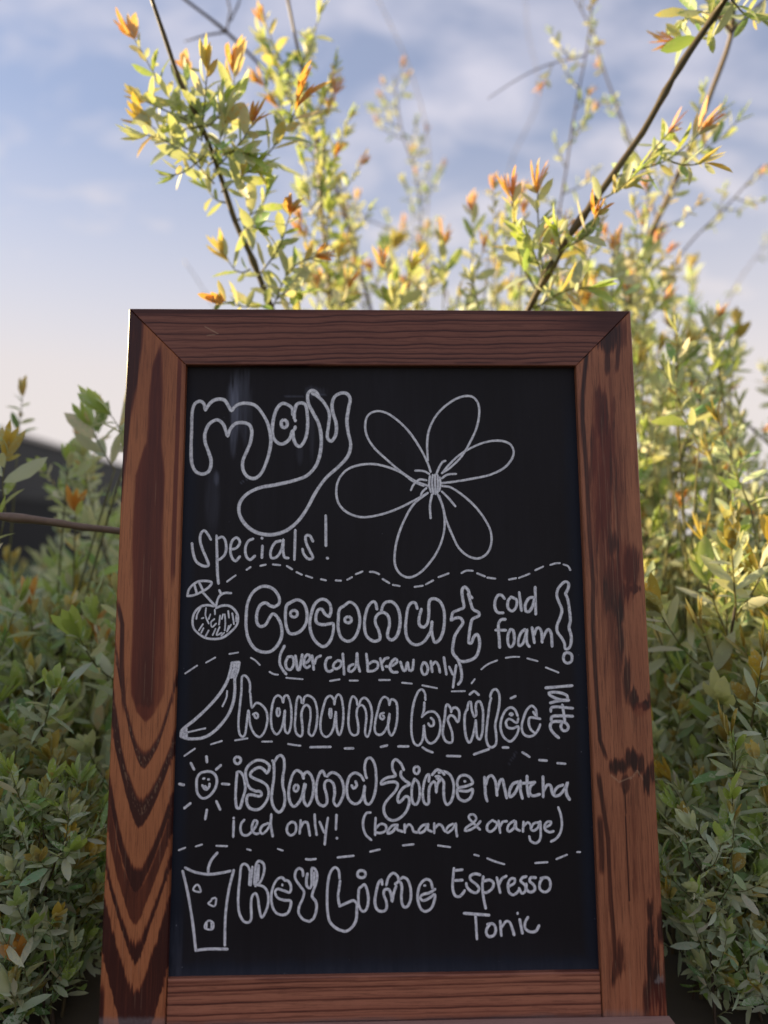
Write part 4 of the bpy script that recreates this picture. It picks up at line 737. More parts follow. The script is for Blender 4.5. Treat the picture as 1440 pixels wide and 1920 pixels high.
('menu_lettering', 'island'): '''5.8c 445.5,1418.9 450.9,1421.6 451.5,1427.0 446.4,1431.9 441.0,1430.1 439.5,1424.3 441.9,1419.8
5.8 444.6,1447.8 450.0,1446.9 456.3,1455.0 459.0,1465.8 459.9,1480.3 455.4,1496.5 450.0,1514.6 444.6,1514.6 441.9,1498.3 442.8,1471.3 444.6,1447.8
5.8 500.6,1449.6 494.3,1442.4 487.0,1438.8 477.1,1442.4 469.9,1449.6 469.9,1455.0 478.9,1460.4 491.5,1465.8 500.6,1473.1 504.2,1485.7 500.6,1500.1 489.7,1514.6 478.9,1518.2 468.1,1514.6 462.7,1503.8 464.5,1491.1 473.5,1490.2 486.1,1492.9 490.6,1490.2 487.9,1483.9 478.9,1483.0 468.1,1476.7 462.7,1464.0 460.8,1446.0 468.1,1433.3 482.5,1425.2 497.0,1427.9 505.1,1436.0 504.2,1444.2 500.6,1449.6
5.8 511.0,1426.1 514.1,1428.8 520.4,1418.9 526.8,1416.2 532.2,1422.5 533.1,1438.8 530.4,1456.8 530.4,1473.1 534.0,1491.1 533.1,1509.2 527.7,1520.0 522.2,1522.7 514.1,1514.6 509.6,1500.1 510.5,1480.3 513.2,1462.2 514.1,1444.2 513.2,1428.8
5.8 569.2,1459.5 565.6,1449.6 556.5,1444.2 549.3,1451.4 543.9,1467.6 541.2,1487.5 543.9,1503.8 550.2,1511.9 556.5,1509.2 565.6,1494.7 571.0,1469.5
5.8c 555.6,1471.3 559.3,1474.0 558.7,1480.3 554.7,1483.9 551.1,1480.3 552.0,1474.0
5.8 568.4,1458.4 571.3,1450.0 576.9,1447.2 584.4,1455.6 588.1,1472.5 586.3,1491.3 580.6,1506.3 575.9,1510.9 570.3,1502.5 569.4,1487.5 573.1,1470.6
5.8 609.7,1454.7 605.0,1445.3 599.4,1450.0 593.8,1468.8 592.8,1491.3 597.5,1506.3 605.9,1510.9 612.5,1506.3 612.5,1491.3 608.4,1474.4 610.6,1465.0 618.1,1463.1 625.6,1470.6 627.5,1487.5 625.6,1502.5 631.3,1510.9 638.8,1502.5 644.4,1485.6 642.5,1466.9 635.0,1453.8 623.8,1448.1 616.3,1451.9 613.4,1455.6
5.8 681.9,1463.1 676.3,1453.8 665.0,1449.1 655.6,1455.6 650.9,1470.6 650.4,1487.5 655.6,1500.6 665.0,1507.2 674.4,1503.4 680.9,1491.3 683.8,1473.4 682.8,1491.3 685.6,1504.4 691.3,1508.1 698.8,1498.8 704.4,1478.1 705.3,1455.6 702.5,1433.1 695.0,1420.9 687.5,1423.8 683.8,1436.9 685.6,1453.8 687.5,1458.4
5.8 666.9,1465.0 668.8,1472.5 663.1,1478.1 659.4,1472.5
5.8 756.9,1443.4 751.3,1431.3 741.9,1423.8 736.3,1429.4 736.3,1442.5 741.9,1453.8 738.1,1455.6 725.0,1458.4 715.6,1465.0 714.7,1470.3 726.9,1466.9 740.0,1465.9 745.6,1470.6 741.9,1481.9 728.8,1496.9 720.3,1510.0 720.3,1523.1 726.9,1534.4 738.1,1538.1 751.3,1532.5 762.5,1519.4 767.2,1504.4 766.3,1495.0 760.6,1493.1 753.1,1500.6 747.5,1504.4 745.6,1496.9 749.4,1485.6 756.9,1476.3 768.1,1469.7 758.8,1463.1 751.3,1453.8 752.2,1446.3
5.8c 781.3,1436.9 786.0,1440.6 785.0,1447.2 781.3,1450.9 776.6,1447.2 776.6,1439.7
5.8 777.5,1460.3 784.1,1466.9 786.9,1480.0 786.0,1496.9 780.3,1508.1 774.7,1506.3 771.9,1493.1 772.8,1472.5 777.5,1460.3
5.8 803.8,1465.0 804.7,1451.9 800.0,1453.8 794.4,1470.6 792.5,1489.4 795.3,1504.4 801.0,1508.1 803.8,1504.4 803.8,1491.3 805.6,1474.4 813.1,1465.0 816.9,1470.6 817.8,1485.6 819.7,1470.6 826.3,1461.3
5.8 810.3,1452.8 818.8,1443.4 828.1,1446.3 832.8,1451.9
5.8 816.9,1455.6 824.4,1455.6 818.8,1460.3 826.3,1460.3
5.8 823.9,1456.1 831.7,1465.8 831.7,1483.3 833.6,1500.8 838.5,1508.6 845.3,1502.8 850.1,1487.2 850.1,1467.8 843.3,1452.2 831.7,1446.4 822.9,1448.3
5.8 858.9,1477.5 856.9,1467.8 861.8,1456.1 870.6,1453.2 880.3,1457.1 886.1,1467.8 878.3,1472.6 866.7,1475.6 858.9,1477.5 856.9,1485.3 860.8,1496.9 871.5,1501.8 882.2,1495.0 886.1,1479.4 876.4,1483.3 861.8,1482.4
5.8 871.1,1464.7 871.9,1465.1''',
('small_lettering', 'matcha'): '''6.2 908.5,1457.1 909.4,1475.6 910.4,1491.1 913.3,1501.8
6.2 910.4,1471.7 915.3,1457.1 922.1,1454.2 928.9,1465.8 931.8,1491.1
6.2 931.8,1481.4 936.7,1465.8 941.5,1461.0 945.4,1475.6 949.9,1496.0
6.2 971.7,1465.8 961.9,1469.7 955.1,1483.3 956.1,1494.0 964.9,1487.2 972.6,1471.7 975.6,1463.9 975.6,1481.4 979.4,1496.9
6.2 988.2,1455.1 988.2,1473.6 991.1,1493.1
6.2 978.5,1468.7 1002.8,1466.8
6.2 1001.8,1467.8 995.0,1473.6 993.1,1487.2 998.9,1492.1 1011.5,1489.2
6.2 1017.9,1456.1 1018.3,1475.6 1018.3,1494.0
6.2 1018.7,1483.3 1026.1,1471.7 1031.9,1472.6 1035.8,1487.2 1039.7,1492.1
6.2 1055.3,1471.7 1045.5,1475.6 1038.7,1485.3 1039.7,1492.1 1049.4,1490.1 1059.2,1477.5 1064.0,1466.8 1061.1,1479.4 1063.0,1491.1 1067.9,1498.9''',
('small_lettering', 'iced'): '''5.2 438.3,1539.0 437.4,1568.8
5.2 438.3,1533.2 438.5,1533.9
5.2 458.1,1537.2 452.7,1543.5 450.9,1554.3 454.5,1564.3 462.7,1566.1 471.7,1559.7 479.8,1548.9 482.5,1539.9 477.1,1538.1 472.6,1548.9 474.4,1559.7 480.7,1563.3 485.2,1562.4
5.2 502.4,1543.5 491.5,1548.9 487.9,1557.9 491.5,1563.3 500.6,1556.1 506.9,1543.5 509.1,1526.3 507.8,1543.5 509.6,1557.9 511.4,1567.9
5.2 546.6,1540.8 539.4,1547.1 538.5,1559.7 544.8,1566.1 552.9,1561.5 555.6,1550.7 552.9,1542.6 546.6,1540.8
5.3 563.8,1538.1 561.9,1562.5
5.3 562.8,1553.1 569.4,1541.9 575.9,1541.9 578.8,1553.1 581.0,1566.3
5.3 590.0,1526.9 590.9,1545.6 593.8,1565.3
5.3 599.4,1540.9 607.8,1560.6
5.3 614.9,1533.4 611.6,1555.0 608.8,1583.1
5.3 630.9,1527.8 629.8,1555.0
5.3 631.8,1570.9 631.8,1571.9
5.3 694.6,1523.5 687.5,1524.1 681.9,1534.4 680.9,1549.4 685.6,1564.4 695.9,1574.7
5.3 704.4,1533.4 703.4,1549.4 703.4,1565.3
5.3 704.4,1553.1 713.8,1544.7 723.1,1547.5 723.1,1556.9 713.8,1561.6 704.4,1560.6
5.3 745.6,1546.6 736.3,1547.5 728.8,1555.0 726.9,1562.5 736.3,1558.8 744.7,1547.5 744.7,1555.0 755.0,1558.8
5.3 758.8,1545.6 758.8,1560.6
5.3 759.7,1553.1 766.3,1545.6 771.9,1549.4 775.6,1558.8 783.1,1560.6
5.3 801.9,1545.6 792.5,1547.5 785.0,1556.9 786.9,1561.6 796.3,1556.9 802.8,1544.7 801.9,1555.0 809.4,1558.8
5.3 814.1,1543.8 814.1,1561.6
5.3 815.0,1553.1 822.5,1545.6 828.1,1547.5 832.8,1556.9 835.6,1558.8
5.2 849.2,1544.6 840.4,1549.4 836.5,1557.2 839.4,1561.1 849.2,1553.3 854.6,1543.6 855.0,1555.3 856.9,1567.9
5.2 899.7,1555.3 890.0,1545.6 879.3,1533.9 880.3,1528.1 888.1,1527.1 892.9,1533.9 888.1,1541.7 874.4,1551.4 871.5,1557.2 882.2,1555.3 893.9,1547.5 900.7,1539.7
5.2 923.1,1537.8 914.3,1545.6 913.3,1555.3 919.2,1559.2 927.9,1553.3 931.8,1543.6 923.1,1537.8
5.2 934.7,1538.7 937.6,1561.1
5.2 937.6,1549.4 942.5,1540.7 950.3,1539.7
5.2 963.9,1538.7 954.2,1545.6 951.2,1555.3 954.2,1559.2 963.9,1551.4 966.8,1539.7 967.8,1553.3 974.6,1557.2
5.2 981.4,1540.7 980.4,1559.2
5.2 981.4,1549.4 989.2,1541.7 994.0,1545.6 996.0,1555.3 1000.8,1557.2 1008.6,1551.4 1012.5,1539.7 1013.5,1555.3 1012.5,1572.8 1004.7,1580.6 995.0,1576.7 992.1,1567.9
5.2 1011.5,1541.7 1000.8,1543.6 995.0,1553.3
5.2 1022.2,1551.4 1031.9,1545.6 1032.9,1540.7 1026.1,1540.7 1021.2,1547.5 1022.2,1555.3 1030.0,1560.1 1037.8,1558.2
5.2 1046.5,1513.5 1051.4,1528.1 1053.3,1547.5 1049.4,1563.1 1041.7,1572.8 1032.9,1577.6''',
('dashed_line', 'fourth'): '''3.8 335.3,1594.0 347.6,1589.0
3.8 367.3,1586.8 379.0,1583.2
3.8 405.8,1585.7 426.2,1586.3
3.8 463.2,1591.7 470.4,1594.0
3.8 521.0,1591.3 530.4,1594.6
4.5 573.6,1610.6 581.4,1611.5 592.1,1610.2
4.5 632.9,1607.4 663.1,1604.3
4.5 694.2,1596.6 711.7,1592.5
4.5 755.4,1584.9 775.4,1582.7
4.2 821.0,1585.0 844.0,1588.1
4.2 889.2,1602.3 897.5,1604.4
4.2 913.3,1609.0 928.3,1615.2 945.4,1620.0
4.2 1003.3,1617.9 1026.2,1616.2
4.2 1042.9,1610.6 1062.7,1602.3
4.2 1081.9,1597.5 1087.7,1597.5''',
('drink_drawing', 'drink'): '''5.4 342.6,1633.1 352.5,1675.6 361.5,1731.5 367.3,1782.1
5.4 367.3,1782.1 381.4,1779.9 401.3,1778.9 426.5,1779.4
5.4 438.3,1631.3 429.2,1668.3 422.9,1715.3 421.5,1772.2
5.4 347.1,1626.8 365.1,1634.9 390.4,1639.1 413.9,1636.7 432.0,1632.8
5.4 390.4,1634.9 391.3,1625.0 397.6,1610.6 407.6,1598.8
4.0c 368.8,1658.4 362.4,1668.3 376.0,1672.0 373.3,1661.1
4.0c 404.9,1683.7 397.6,1685.0 395.8,1689.1 390.4,1693.6 402.2,1698.7 405.4,1688.2
4.0c 392.2,1725.8 385.4,1731.5 384.5,1740.2 398.0,1742.0 400.0,1730.6
4.0 387.7,1728.8 387.2,1739.7
4.0 396.7,1728.8 396.7,1740.6''',
('menu_lettering', 'keylime'): '''5.2 469.0,1634.0 464.5,1623.2 458.1,1619.6 452.7,1623.2 450.0,1644.9 447.3,1672.0 446.8,1697.2 450.0,1715.3 458.1,1727.9 467.2,1728.8 471.3,1720.7 470.8,1697.2 472.6,1681.0 478.9,1674.7 483.4,1682.8 486.1,1702.7 490.6,1719.8 496.1,1713.5 502.4,1695.4 502.4,1675.6 495.2,1662.9 480.7,1658.4
5.2 469.0,1634.0 467.2,1658.4
5.2 473.5,1625.4 471.3,1644.9 469.9,1659.3
5.2 478.9,1661.1 487.9,1653.9 495.2,1634.0 494.3,1619.6 486.1,1614.2 480.7,1619.6 478.0,1641.3 477.1,1657.5
5.2 482.5,1622.3 480.7,1653.9
5.2 485.2,1622.3 484.0,1650.3
5.2 534.9,1651.2 527.7,1644.9 518.6,1650.3 511.4,1664.7 508.7,1682.8 511.4,1700.8 518.6,1711.7 529.5,1715.3 539.4,1711.7 544.8,1699.0 544.8,1689.1 531.3,1687.3 520.4,1682.8 515.9,1672.0 520.4,1666.5 533.1,1670.1 543.0,1672.9 545.7,1662.9 541.2,1652.1 535.8,1650.3
5.2 529.5,1658.6 529.6,1659.7
5.2 568.3,1642.2 567.4,1632.2 561.1,1627.7 554.4,1634.0 553.8,1646.7 562.9,1661.1 570.1,1672.0 567.0,1686.4 561.1,1699.0 560.2,1711.7 568.3,1723.4 580.0,1727.6
5.6 580.0,1727.6 588.2,1721.4 593.4,1703.9 592.1,1690.3 585.3,1680.6 587.2,1670.8 592.1,1657.2 594.6,1641.7 591.1,1630.0 585.3,1627.1 584.3,1643.6 584.3,1657.2 581.4,1665.0 575.6,1661.1 574.6,1649.4 576.5,1637.8
5.6 589.2,1635.8 588.2,1659.2
5.6 636.8,1646.5 634.9,1631.9 628.1,1626.1 620.3,1633.9 615.4,1651.4 613.5,1676.7 614.1,1705.8 617.4,1725.3 626.1,1736.9 637.8,1743.7 649.4,1745.7 661.1,1736.9 667.9,1723.3 668.9,1703.9 668.9,1694.2 663.1,1688.3 651.4,1692.2 636.8,1699.0
5.6 636.8,1699.0 633.9,1680.6 635.8,1665.0 637.8,1651.4
5.6c 677.6,1631.9 684.4,1634.9 684.4,1642.6 677.6,1645.6 671.2,1642.6 671.2,1634.9
5.6 673.7,1665.0 676.7,1663.1 683.5,1658.2 688.3,1668.9 690.7,1686.4 687.4,1703.9 680.6,1708.7 673.7,1700.0 671.8,1682.5 672.8,1666.9
5.6 716.5,1658.2 715.6,1649.4 709.7,1655.3 704.9,1674.7 702.9,1692.2 707.8,1705.8 717.5,1708.7 724.3,1703.9 724.3,1690.3 719.4,1676.7 721.4,1667.9 729.2,1667.9 734.0,1680.6 735.0,1690.3 737.9,1674.7 742.8,1661.1
5.6 724.3,1659.2 728.2,1645.6 736.9,1636.8 744.7,1641.7 747.6,1651.4 740.8,1657.2
5.6 751.5,1647.5 756.4,1644.6 764.2,1649.4 769.6,1665.0 770.0,1684.4 765.1,1698.1 759.3,1701.0 754.4,1696.1 752.5,1680.6 753.5,1665.0 751.5,1655.3 746.7,1651.4
5.6 810.8,1665.0 806.9,1651.4 798.2,1648.5 788.5,1657.2 783.6,1672.8 783.6,1688.3 789.4,1703.9 798.2,1708.7 808.9,1701.9 814.7,1686.4 814.7,1676.7 805.0,1683.5 793.3,1688.3 787.5,1682.5 793.3,1676.7 805.0,1673.7 815.7,1666.9
5.6 795.7,1660.1 796.8,1660.1''',
('small_lettering', 'espresso'): '''5.6 866.9,1630.4 853.3,1631.9
5.6 851.2,1627.7 849.2,1647.5 848.8,1666.2 853.3,1678.8 860.6,1680.8 867.9,1674.6 871.0,1669.4
5.6 852.3,1650.6 866.9,1650.0
5.6 900.2,1640.2 890.8,1638.1 881.5,1642.3 882.5,1649.6 892.9,1657.9 898.1,1666.2 892.9,1673.5 882.5,1670.4 875.2,1662.1 874.2,1655.8
5.6 906.0,1643.3 904.4,1660.0 906.5,1682.9 910.6,1702.7
5.6 907.5,1651.7 917.9,1649.6 925.2,1655.8 922.1,1666.2 911.7,1673.5 907.5,1672.5
5.6 931.5,1645.4 937.7,1673.5
5.6 935.6,1657.9 940.8,1647.5 949.2,1642.3
5.6 953.3,1662.1 963.8,1655.8 964.8,1647.5 957.5,1647.5 952.3,1657.9 954.4,1672.5 961.7,1677.7 970.0,1672.5 973.1,1668.3
5.6 986.7,1643.3 979.4,1645.4 976.2,1651.7 984.6,1660.0 984.6,1670.4 978.3,1674.6 973.1,1665.2
5.6 1004.4,1645.4 995.0,1645.4 992.9,1651.7 1001.2,1660.0 1002.3,1668.3 995.0,1672.5 987.7,1668.3 986.7,1656.9
5.6 1013.8,1646.5 1026.2,1645.4 1031.5,1653.8 1030.4,1666.2 1022.1,1672.5 1012.7,1667.3 1011.7,1655.8 1016.9,1646.5
5.6 870.0,1712.1 916.9,1715.6
5.6 891.5,1716.2 892.9,1739.2 894.0,1760.0
5.6 913.8,1732.9 924.2,1731.9 929.4,1741.2 926.2,1752.7 916.9,1755.8 911.7,1749.6 912.7,1741.2 917.9,1732.9
5.6 937.7,1726.7 939.8,1753.8
5.6 939.8,1739.2 949.2,1726.7 955.4,1728.8 960.6,1741.2 963.8,1752.7
5.6 974.2,1723.5 979.4,1749.6
5.6 970.4,1711.7 970.4,1712.7
5.6 989.8,1719.4 984.6,1728.8 984.6,1740.2 992.9,1746.5 1004.4,1745.4 1010.6,1735.0''',
}

MARK_LABEL = {('heading_lettering', 'May'): 'big outlined word May', ('heading_lettering', 'Specials'): 'handwritten word specials with exclamation mark', ('flower_drawing', 'flower'): 'six petalled flower outline',
    ('coconut_drawing', 'coconut'): 'small coconut with umbrella and straw', ('banana_drawing', 'banana'): 'small banana outline', ('sun_drawing', 'sun'): 'small smiling sun with rays', ('drink_drawing', 'drink'): 'small iced drink with straw',
    ('menu_lettering', 'coconut'): 'bubble lettered word coconut', ('menu_lettering', 'banana'): 'bubble lettered word banana', ('menu_lettering', 'brulee'): 'bubble lettered word brûlée', ('menu_lettering', 'island'): 'bubble lettered words island time',
    ('menu_lettering', 'keylime'): 'bubble lettered words Key Lime', ('small_lettering', 'over'): 'handwritten (over cold brew only)', ('small_lettering', 'cold'): 'handwritten cold foam with bubble exclamation mark', ('small_lettering', 'latte'): 'sideways word latte',
    ('small_lettering', 'matcha'): 'handwritten word matcha', ('small_lettering', 'iced'): 'handwritten iced only! (banana & orange)', ('small_lettering', 'espresso'): 'handwritten Espresso Tonic'}
def smooth_path(p_, closed, step):
    p_ = np.asarray(p_, float)
    if len(p_) == 2: ext = np.array([2 * p_[0] - p_[1], p_[0], p_[1], 2 * p_[1] - p_[0]]); nseg = 1
    elif closed: ext = np.concatenate([p_[-1:], p_, p_[:2]]); nseg = len(p_)
    else: ext = np.concatenate([[2 * p_[0] - p_[1]], p_, [2 * p_[-1] - p_[-2]]]); nseg = len(p_) - 1
    out_ = []
    for i in range(nseg):
        a, b, c_, d_ = ext[i:i + 4]
        n = max(2, int(np.linalg.norm(c_ - b) / step))
        # centripetal-like damping of the tangents keeps tight corners tight
        lb = np.linalg.norm(c_ - b)
        t1 = (c_ - a) * lb / max(1e-6, np.linalg.norm(b - a) + lb); t2 = (d_ - b) * lb / max(1e-6, np.linalg.norm(d_ - c_) + lb)
        t_ = np.linspace(0, 1, n, endpoint=False)[:, None]
        out_.append((2 * t_**3 - 3 * t_**2 + 1) * b + (t_**3 - 2 * t_**2 + t_) * t1 + (-2 * t_**3 + 3 * t_**2) * c_ + (t_**3 - t_**2) * t2)
    out_.append(ext[nseg + 0 + 1:nseg + 2] if not closed else p_[:1])
    return np.concatenate(out_)
lift = 0
for (name, key), text in MARKS.items():
    vs, fs, ac = [], [], []
    rr = np.random.default_rng(abs(hash(name)) % 1 + len(text))
    for ln in text.split('\n'):
        w_, pts = ln.split(' ', 1); closed = w_.endswith('c'); w_ = float(w_.rstrip('c')) * .97
        pts = [tuple(map(float, a.split(','))) for a in pts.split()]
        path = smooth_path(pts, closed, 2.2)
        uu, vv = from_photo(path[:, 0], path[:, 1], REC)
        P = np.stack([uu, vv], 1); n = len(P)
        d = np.gradient(P, axis=0); d /= np.linalg.norm(d, axis=1)[:, None] + 1e-12
        nrm = np.stack([-d[:, 1], d[:, 0]], 1)
        depth = (P - 0) ; hw = w_ * .5 * .00066
        ii = np.arange(n)
        ph = rr.random() * 50
        wob = 1 + .26 * vnoise(ii / 9 + ph, np.zeros(n) + ph, 7) + .10 * vnoise(ii / 2.5 + ph, np.zeros(n), 8)
        hwv = hw * wob
        if not closed:
            # blunt rounded ends
            ext = np.concatenate([[P[0] - d[0] * hw * .7], P, [P[-1] + d[-1] * hw * .7]])
            nn = np.concatenate([nrm[:1], nrm, nrm[-1:]]); hh = np.concatenate([[hw * .45], hwv, [hw * .45]])
            P, nrm, hwv = ext, nn, hh; n += 2
        lift += 1
        z = REC - .00025 - .000004 * (lift % 60) - .00012 * np.linspace(0, 1, n)
        base = len(vs)
        for k, cc in ((-1.0, 1.0), (-.5, .35), (0, 0.0), (.5, .35), (1.0, 1.0)):
            q_ = P + nrm * (hwv * k)[:, None]
            vs.extend(np.stack([q_[:, 0], z - (.00006 if abs(k) < .9 else 0), VEND - q_[:, 1]], 1).tolist())
            ac.extend([cc] * n)
        for r_ in range(4):
            for i in range(n - 1):
                a = base + r_ * n + i; fs.append((a, a + 1, a + n + 1, a + n))
    mo = mesh_obj(name, vs, fs, M_CHALK, panel)
    attr_float(mo, 'across', ac)
    if (name, key) in MARK_LABEL: mo['label'] = MARK_LABEL[(name, key)]

# ------------------------------------------------------------------ the shed beyond the lawn
shed = empty('shed', (-8.0, 13.0, 0))
tag(shed, 'dark grey low shed with a pitched roof beyond the shrubs at the left', 'shed')
SX0, SX1, SY0, SY1, EAVE, RIDGE = -6.0, 0.0, -1.0, 11.0, 2.72, 3.70
def slab(name, vs, fs, mat): return mesh_obj(name, vs, fs, mat, shed)
wl = box('wall', SX0, SX1, SY0, SY1, 0.0, 1.40, M_BLACK, shed)
cl = box('cladding', SX0 - .03, SX1 + .03, SY0 - .03, SY1 + .03, 1.404, EAVE, M_CLAD, shed)
xm = (SX0 + SX1) / 2
slab('roof', [(SX0 - .1, SY0 - .1, EAVE + .003), (SX1 + .1, SY0 - .1, EAVE + .003), (xm, SY0 - .1, RIDGE), (SX0 - .1, SY1 + .1, EAVE + .003), (SX1 + .1, SY1 + .1, EAVE + .003), (xm, SY1 + .1, RIDGE)],
     [(0, 2, 1), (3, 4, 5), (1, 2, 5, 4), (0, 3, 5, 2), (0, 1, 4, 3)], M_ROOF)
# unseen taller block added at the near end to cast shade from the low sun
box('shade_block', SX0 - .6, SX1 - .05, -15.0, SY0 - .12, 0.0, 3.46, M_CLAD, shed)
box('shade_block_top', SX0 - .8, SX1 + .10, -15.2, SY0 - .11, 3.463, 3.64, M_ROOF, shed)

# ------------------------------------------------------------------ willow shrubs
GREEN, MID, YGREEN, CREAM, PALE = (.115, .245, .080), (.235, .430, .170), (.42, .56, .14), (.74, .75, .52), (.43, .61, .41)
ORANGE, PINK, YELLOW = (.78, .30, .075), (.78, .30, .18), (.66, .46, .085)
LT = np.array([0, .20, .20, .20, .50, .50, .50, .80, .80, .80, 1.0]); LA = np.array([0, -.34, 0, .34, -.5, 0, .5, -.36, 0, .36, 0]); LZ = np.array([0, .08, 0, .08, .11, 0, .11, .07, 0, .07, 0])
LF = np.array([(0, 2, 1, 1), (0, 3, 2, 2), (1, 2, 5, 4), (2, 3, 6, 5), (4, 5, 8, 7), (5, 6, 9, 8), (7, 8, 10, 10), (8, 9, 10, 10)])
class Sprig:
    """collects one branch: woody tubes and its leaves"""
    def __init__(s, seed, slim=1.0, green=0.0, pale=0.0):
        s.slim, s.green, s.pale = slim, green, pale; s.r = np.random.default_rng(seed); s.tubes = []; s.leaves = []
    def tube(s, pts, r0, r1, tint, sides=6): 
        P = np.array(pts, float)
        if r0 > .0022 and len(P) > 12:                          # slight kinks from node to node
            k = max(3, len(P) // 7); kn = s.r.normal(size=(k, 3)) * r0 * .9; kn[0] = kn[-1] = 0
            P = P + np.stack([np.interp(np.linspace(0, 1, len(P)), np.linspace(0, 1, k), kn[:, i]) for i in range(3)], 1)
        s.tubes.append((P, r0, r1, tint, sides))
    def leaf(s, p_, d, n, ln, w, tint, var, bend): s.leaves.append((p_, d, n, ln, w, tint, var, bend))
    def shoot(s, pts, leaf=.038, tip='orange', dens=1.0, shade=.0, rad=.0011, r_open=1.0):
        """a leafy shoot along pts, ending in a cluster of young upright leaves"""
        r = s.r; P = smooth3(pts, .006); n = len(P)
        s.tube(P[::2] if n > 4 else P, rad * 1.3, rad * .7, (.17, .16, .05), 4)
        seg = np.linalg.norm(np.diff(P, axis=0), axis=1); cum = np.concatenate([[0], np.cumsum(seg)]); tot = cum[-1]
        step = .0092 / dens; k = 0; x = step * r.uniform(.5, 1.5); ang = r.uniform(0, 6.28)
        while x < tot:
            f = x / tot; i = min(n - 2, int(np.searchsorted(cum, x)) - 1 if x > 0 else 0); i = max(0, i)
            p_ = P[i] + (P[i + 1] - P[i]) * ((x - cum[i]) / max(seg[i], 1e-9)); d = (P[i + 1] - P[i]) / max(seg[i], 1e-9)
            ang += 2.4 + r.normal() * .35
            a = np.cross(d, (0.31, .77, .55)); a /= np.linalg.norm(a); b = np.cross(d, a)
            rad_ = a * math.cos(ang) + b * math.sin(ang)
            op = math.radians(78 - 42 * f + r.normal() * 13) * r_open
            ld = d * math.cos(op) + rad_ * math.sin(op) + np.array([0, 0, .12]) + r.normal(size=3) * .12; ld /= np.linalg.norm(ld)
            ln = leaf * (.62 + .5 * math.sin(math.pi * min(1, f * .9 + .12))) * r.uniform(.55, 1.25)
            c_, var = s.colour(f, shade)
            s.leaf(p_, ld, d + r.normal(size=3) * .95, ln, ln * r.uniform(.26, .39) * s.slim, c_, var, r.normal() * .17 - .10)
            x += step * r.uniform(.6, 1.4)
        d = P[-1] - P[-3 if n > 3 else 0]; d /= np.linalg.norm(d) + 1e-9
        nt_ = {'orange': 7, 'green': 4}.get(tip, 6)
        for k in range(nt_):
            a = np.cross(d, (0.31, .77, .55)); a /= np.linalg.norm(a); b = np.cross(d, a); an = k * 2.4 + r.uniform(0, .8)
            op = math.radians(r.uniform(7, 30)); ld = d * math.cos(op) + (a * math.cos(an) + b * math.sin(an)) * math.sin(op)
            ln = leaf * r.uniform(.75, 1.15)
            base = {'orange': ORANGE, 'pink': PINK, 'yellow': YELLOW, 'green': YGREEN, 'cream': CREAM, 'olive': (.52, .34, .10)}[tip]
            u = r.random()
            c_ = np.array(base) * (1 - .45 * u) + np.array((YELLOW if u < .6 else CREAM) if tip in ('orange', 'pink', 'yellow') else (YGREEN if u < .6 else PALE)) * .45 * u
            s.leaf(P[-1] - d * r.uniform(.002, .014), ld, a, ln, ln * r.uniform(.28, .38), c_, r.uniform(0, .35), r.normal() * .08)
    def colour(s, f, shade):
        r = s.r; u = s.green + (1 - s.green) * r.random()
        warm = f ** 2 * (.85 if s.green == 0 and s.pale < .3 else .45)
        if r.random() < s.pale: c_ = np.array(PALE) * (1 - (k := r.random())) + np.array(CREAM) * k
        elif u < warm * .5: c_ = np.array(YELLOW) * .55 + np.array(CREAM) * .3 + np.array(ORANGE) * .15
        elif u < .22 + warm: c_ = np.array(CREAM) * r.uniform(.75, 1.05)
        elif u < .42 + warm * .6: c_ = np.array(PALE)
        elif u < .68: c_ = np.array(YGREEN)
        elif u < .88: c_ = np.array(MID)
        else: c_ = np.array(GREEN)
        c_ = c_ * r.uniform(.8, 1.2, 3) ** .6
        return c_, r.uniform(.1, 1.0)
    def build(s, name, parent, bark=None):
        vs, fs, tn = [], [], []
        for P, r0, r1, tint, sides in s.tubes:
            n = len(P); d = np.gradient(P, axis=0); d /= np.linalg.norm(d, axis=1)[:, None] + 1e-12
            a = np.cross(d, (.29, .81, .51)); a /= np.linalg.norm(a, axis=1)[:, None] + 1e-12; b = np.cross(d, a)
            rr = np.linspace(r0, r1, n)
            if r0 > .0018:                                      # nodes and old leaf scars
                rr = rr * (1 + .05 * s.r.normal(size=n)); kn = s.r.random(n) < .14; rr[kn] *= 1.32
            base = len(vs)
            for k in range(sides):
                th = 2 * math.pi * k / sides
                vs.append(P + (a * math.cos(th) + b * math.sin(th)) * rr[:, None])
            nb_ = sum(len(v) for v in vs[:base]) if False else None
            fs.append((n, sides)); tn.append((tint, n * sides))
        allv, allf, allt = [], [], []; off = 0; vi = 0
        for (n, sides), (tint, cnt) in zip(fs, tn):
            block = vs[vi:vi + sides]; vi += sides
            for k in range(sides):
                allv.append(block[k])
                k2 = (k + 1) % sides
                for i in range(n - 1): allf.append((off + k * n + i, off + k2 * n + i, off + k2 * n + i + 1, off + k * n + i + 1))
            allf.append(tuple(off + k * n + n - 1 for k in range(sides)))
            allt += [(*tint, 1)] * cnt; off += n * sides
        o1 = mesh_obj(name, np.concatenate(allv), allf, M_BARK, parent, smooth=True); attr_color(o1, 'tint', allt)
        o2 = None
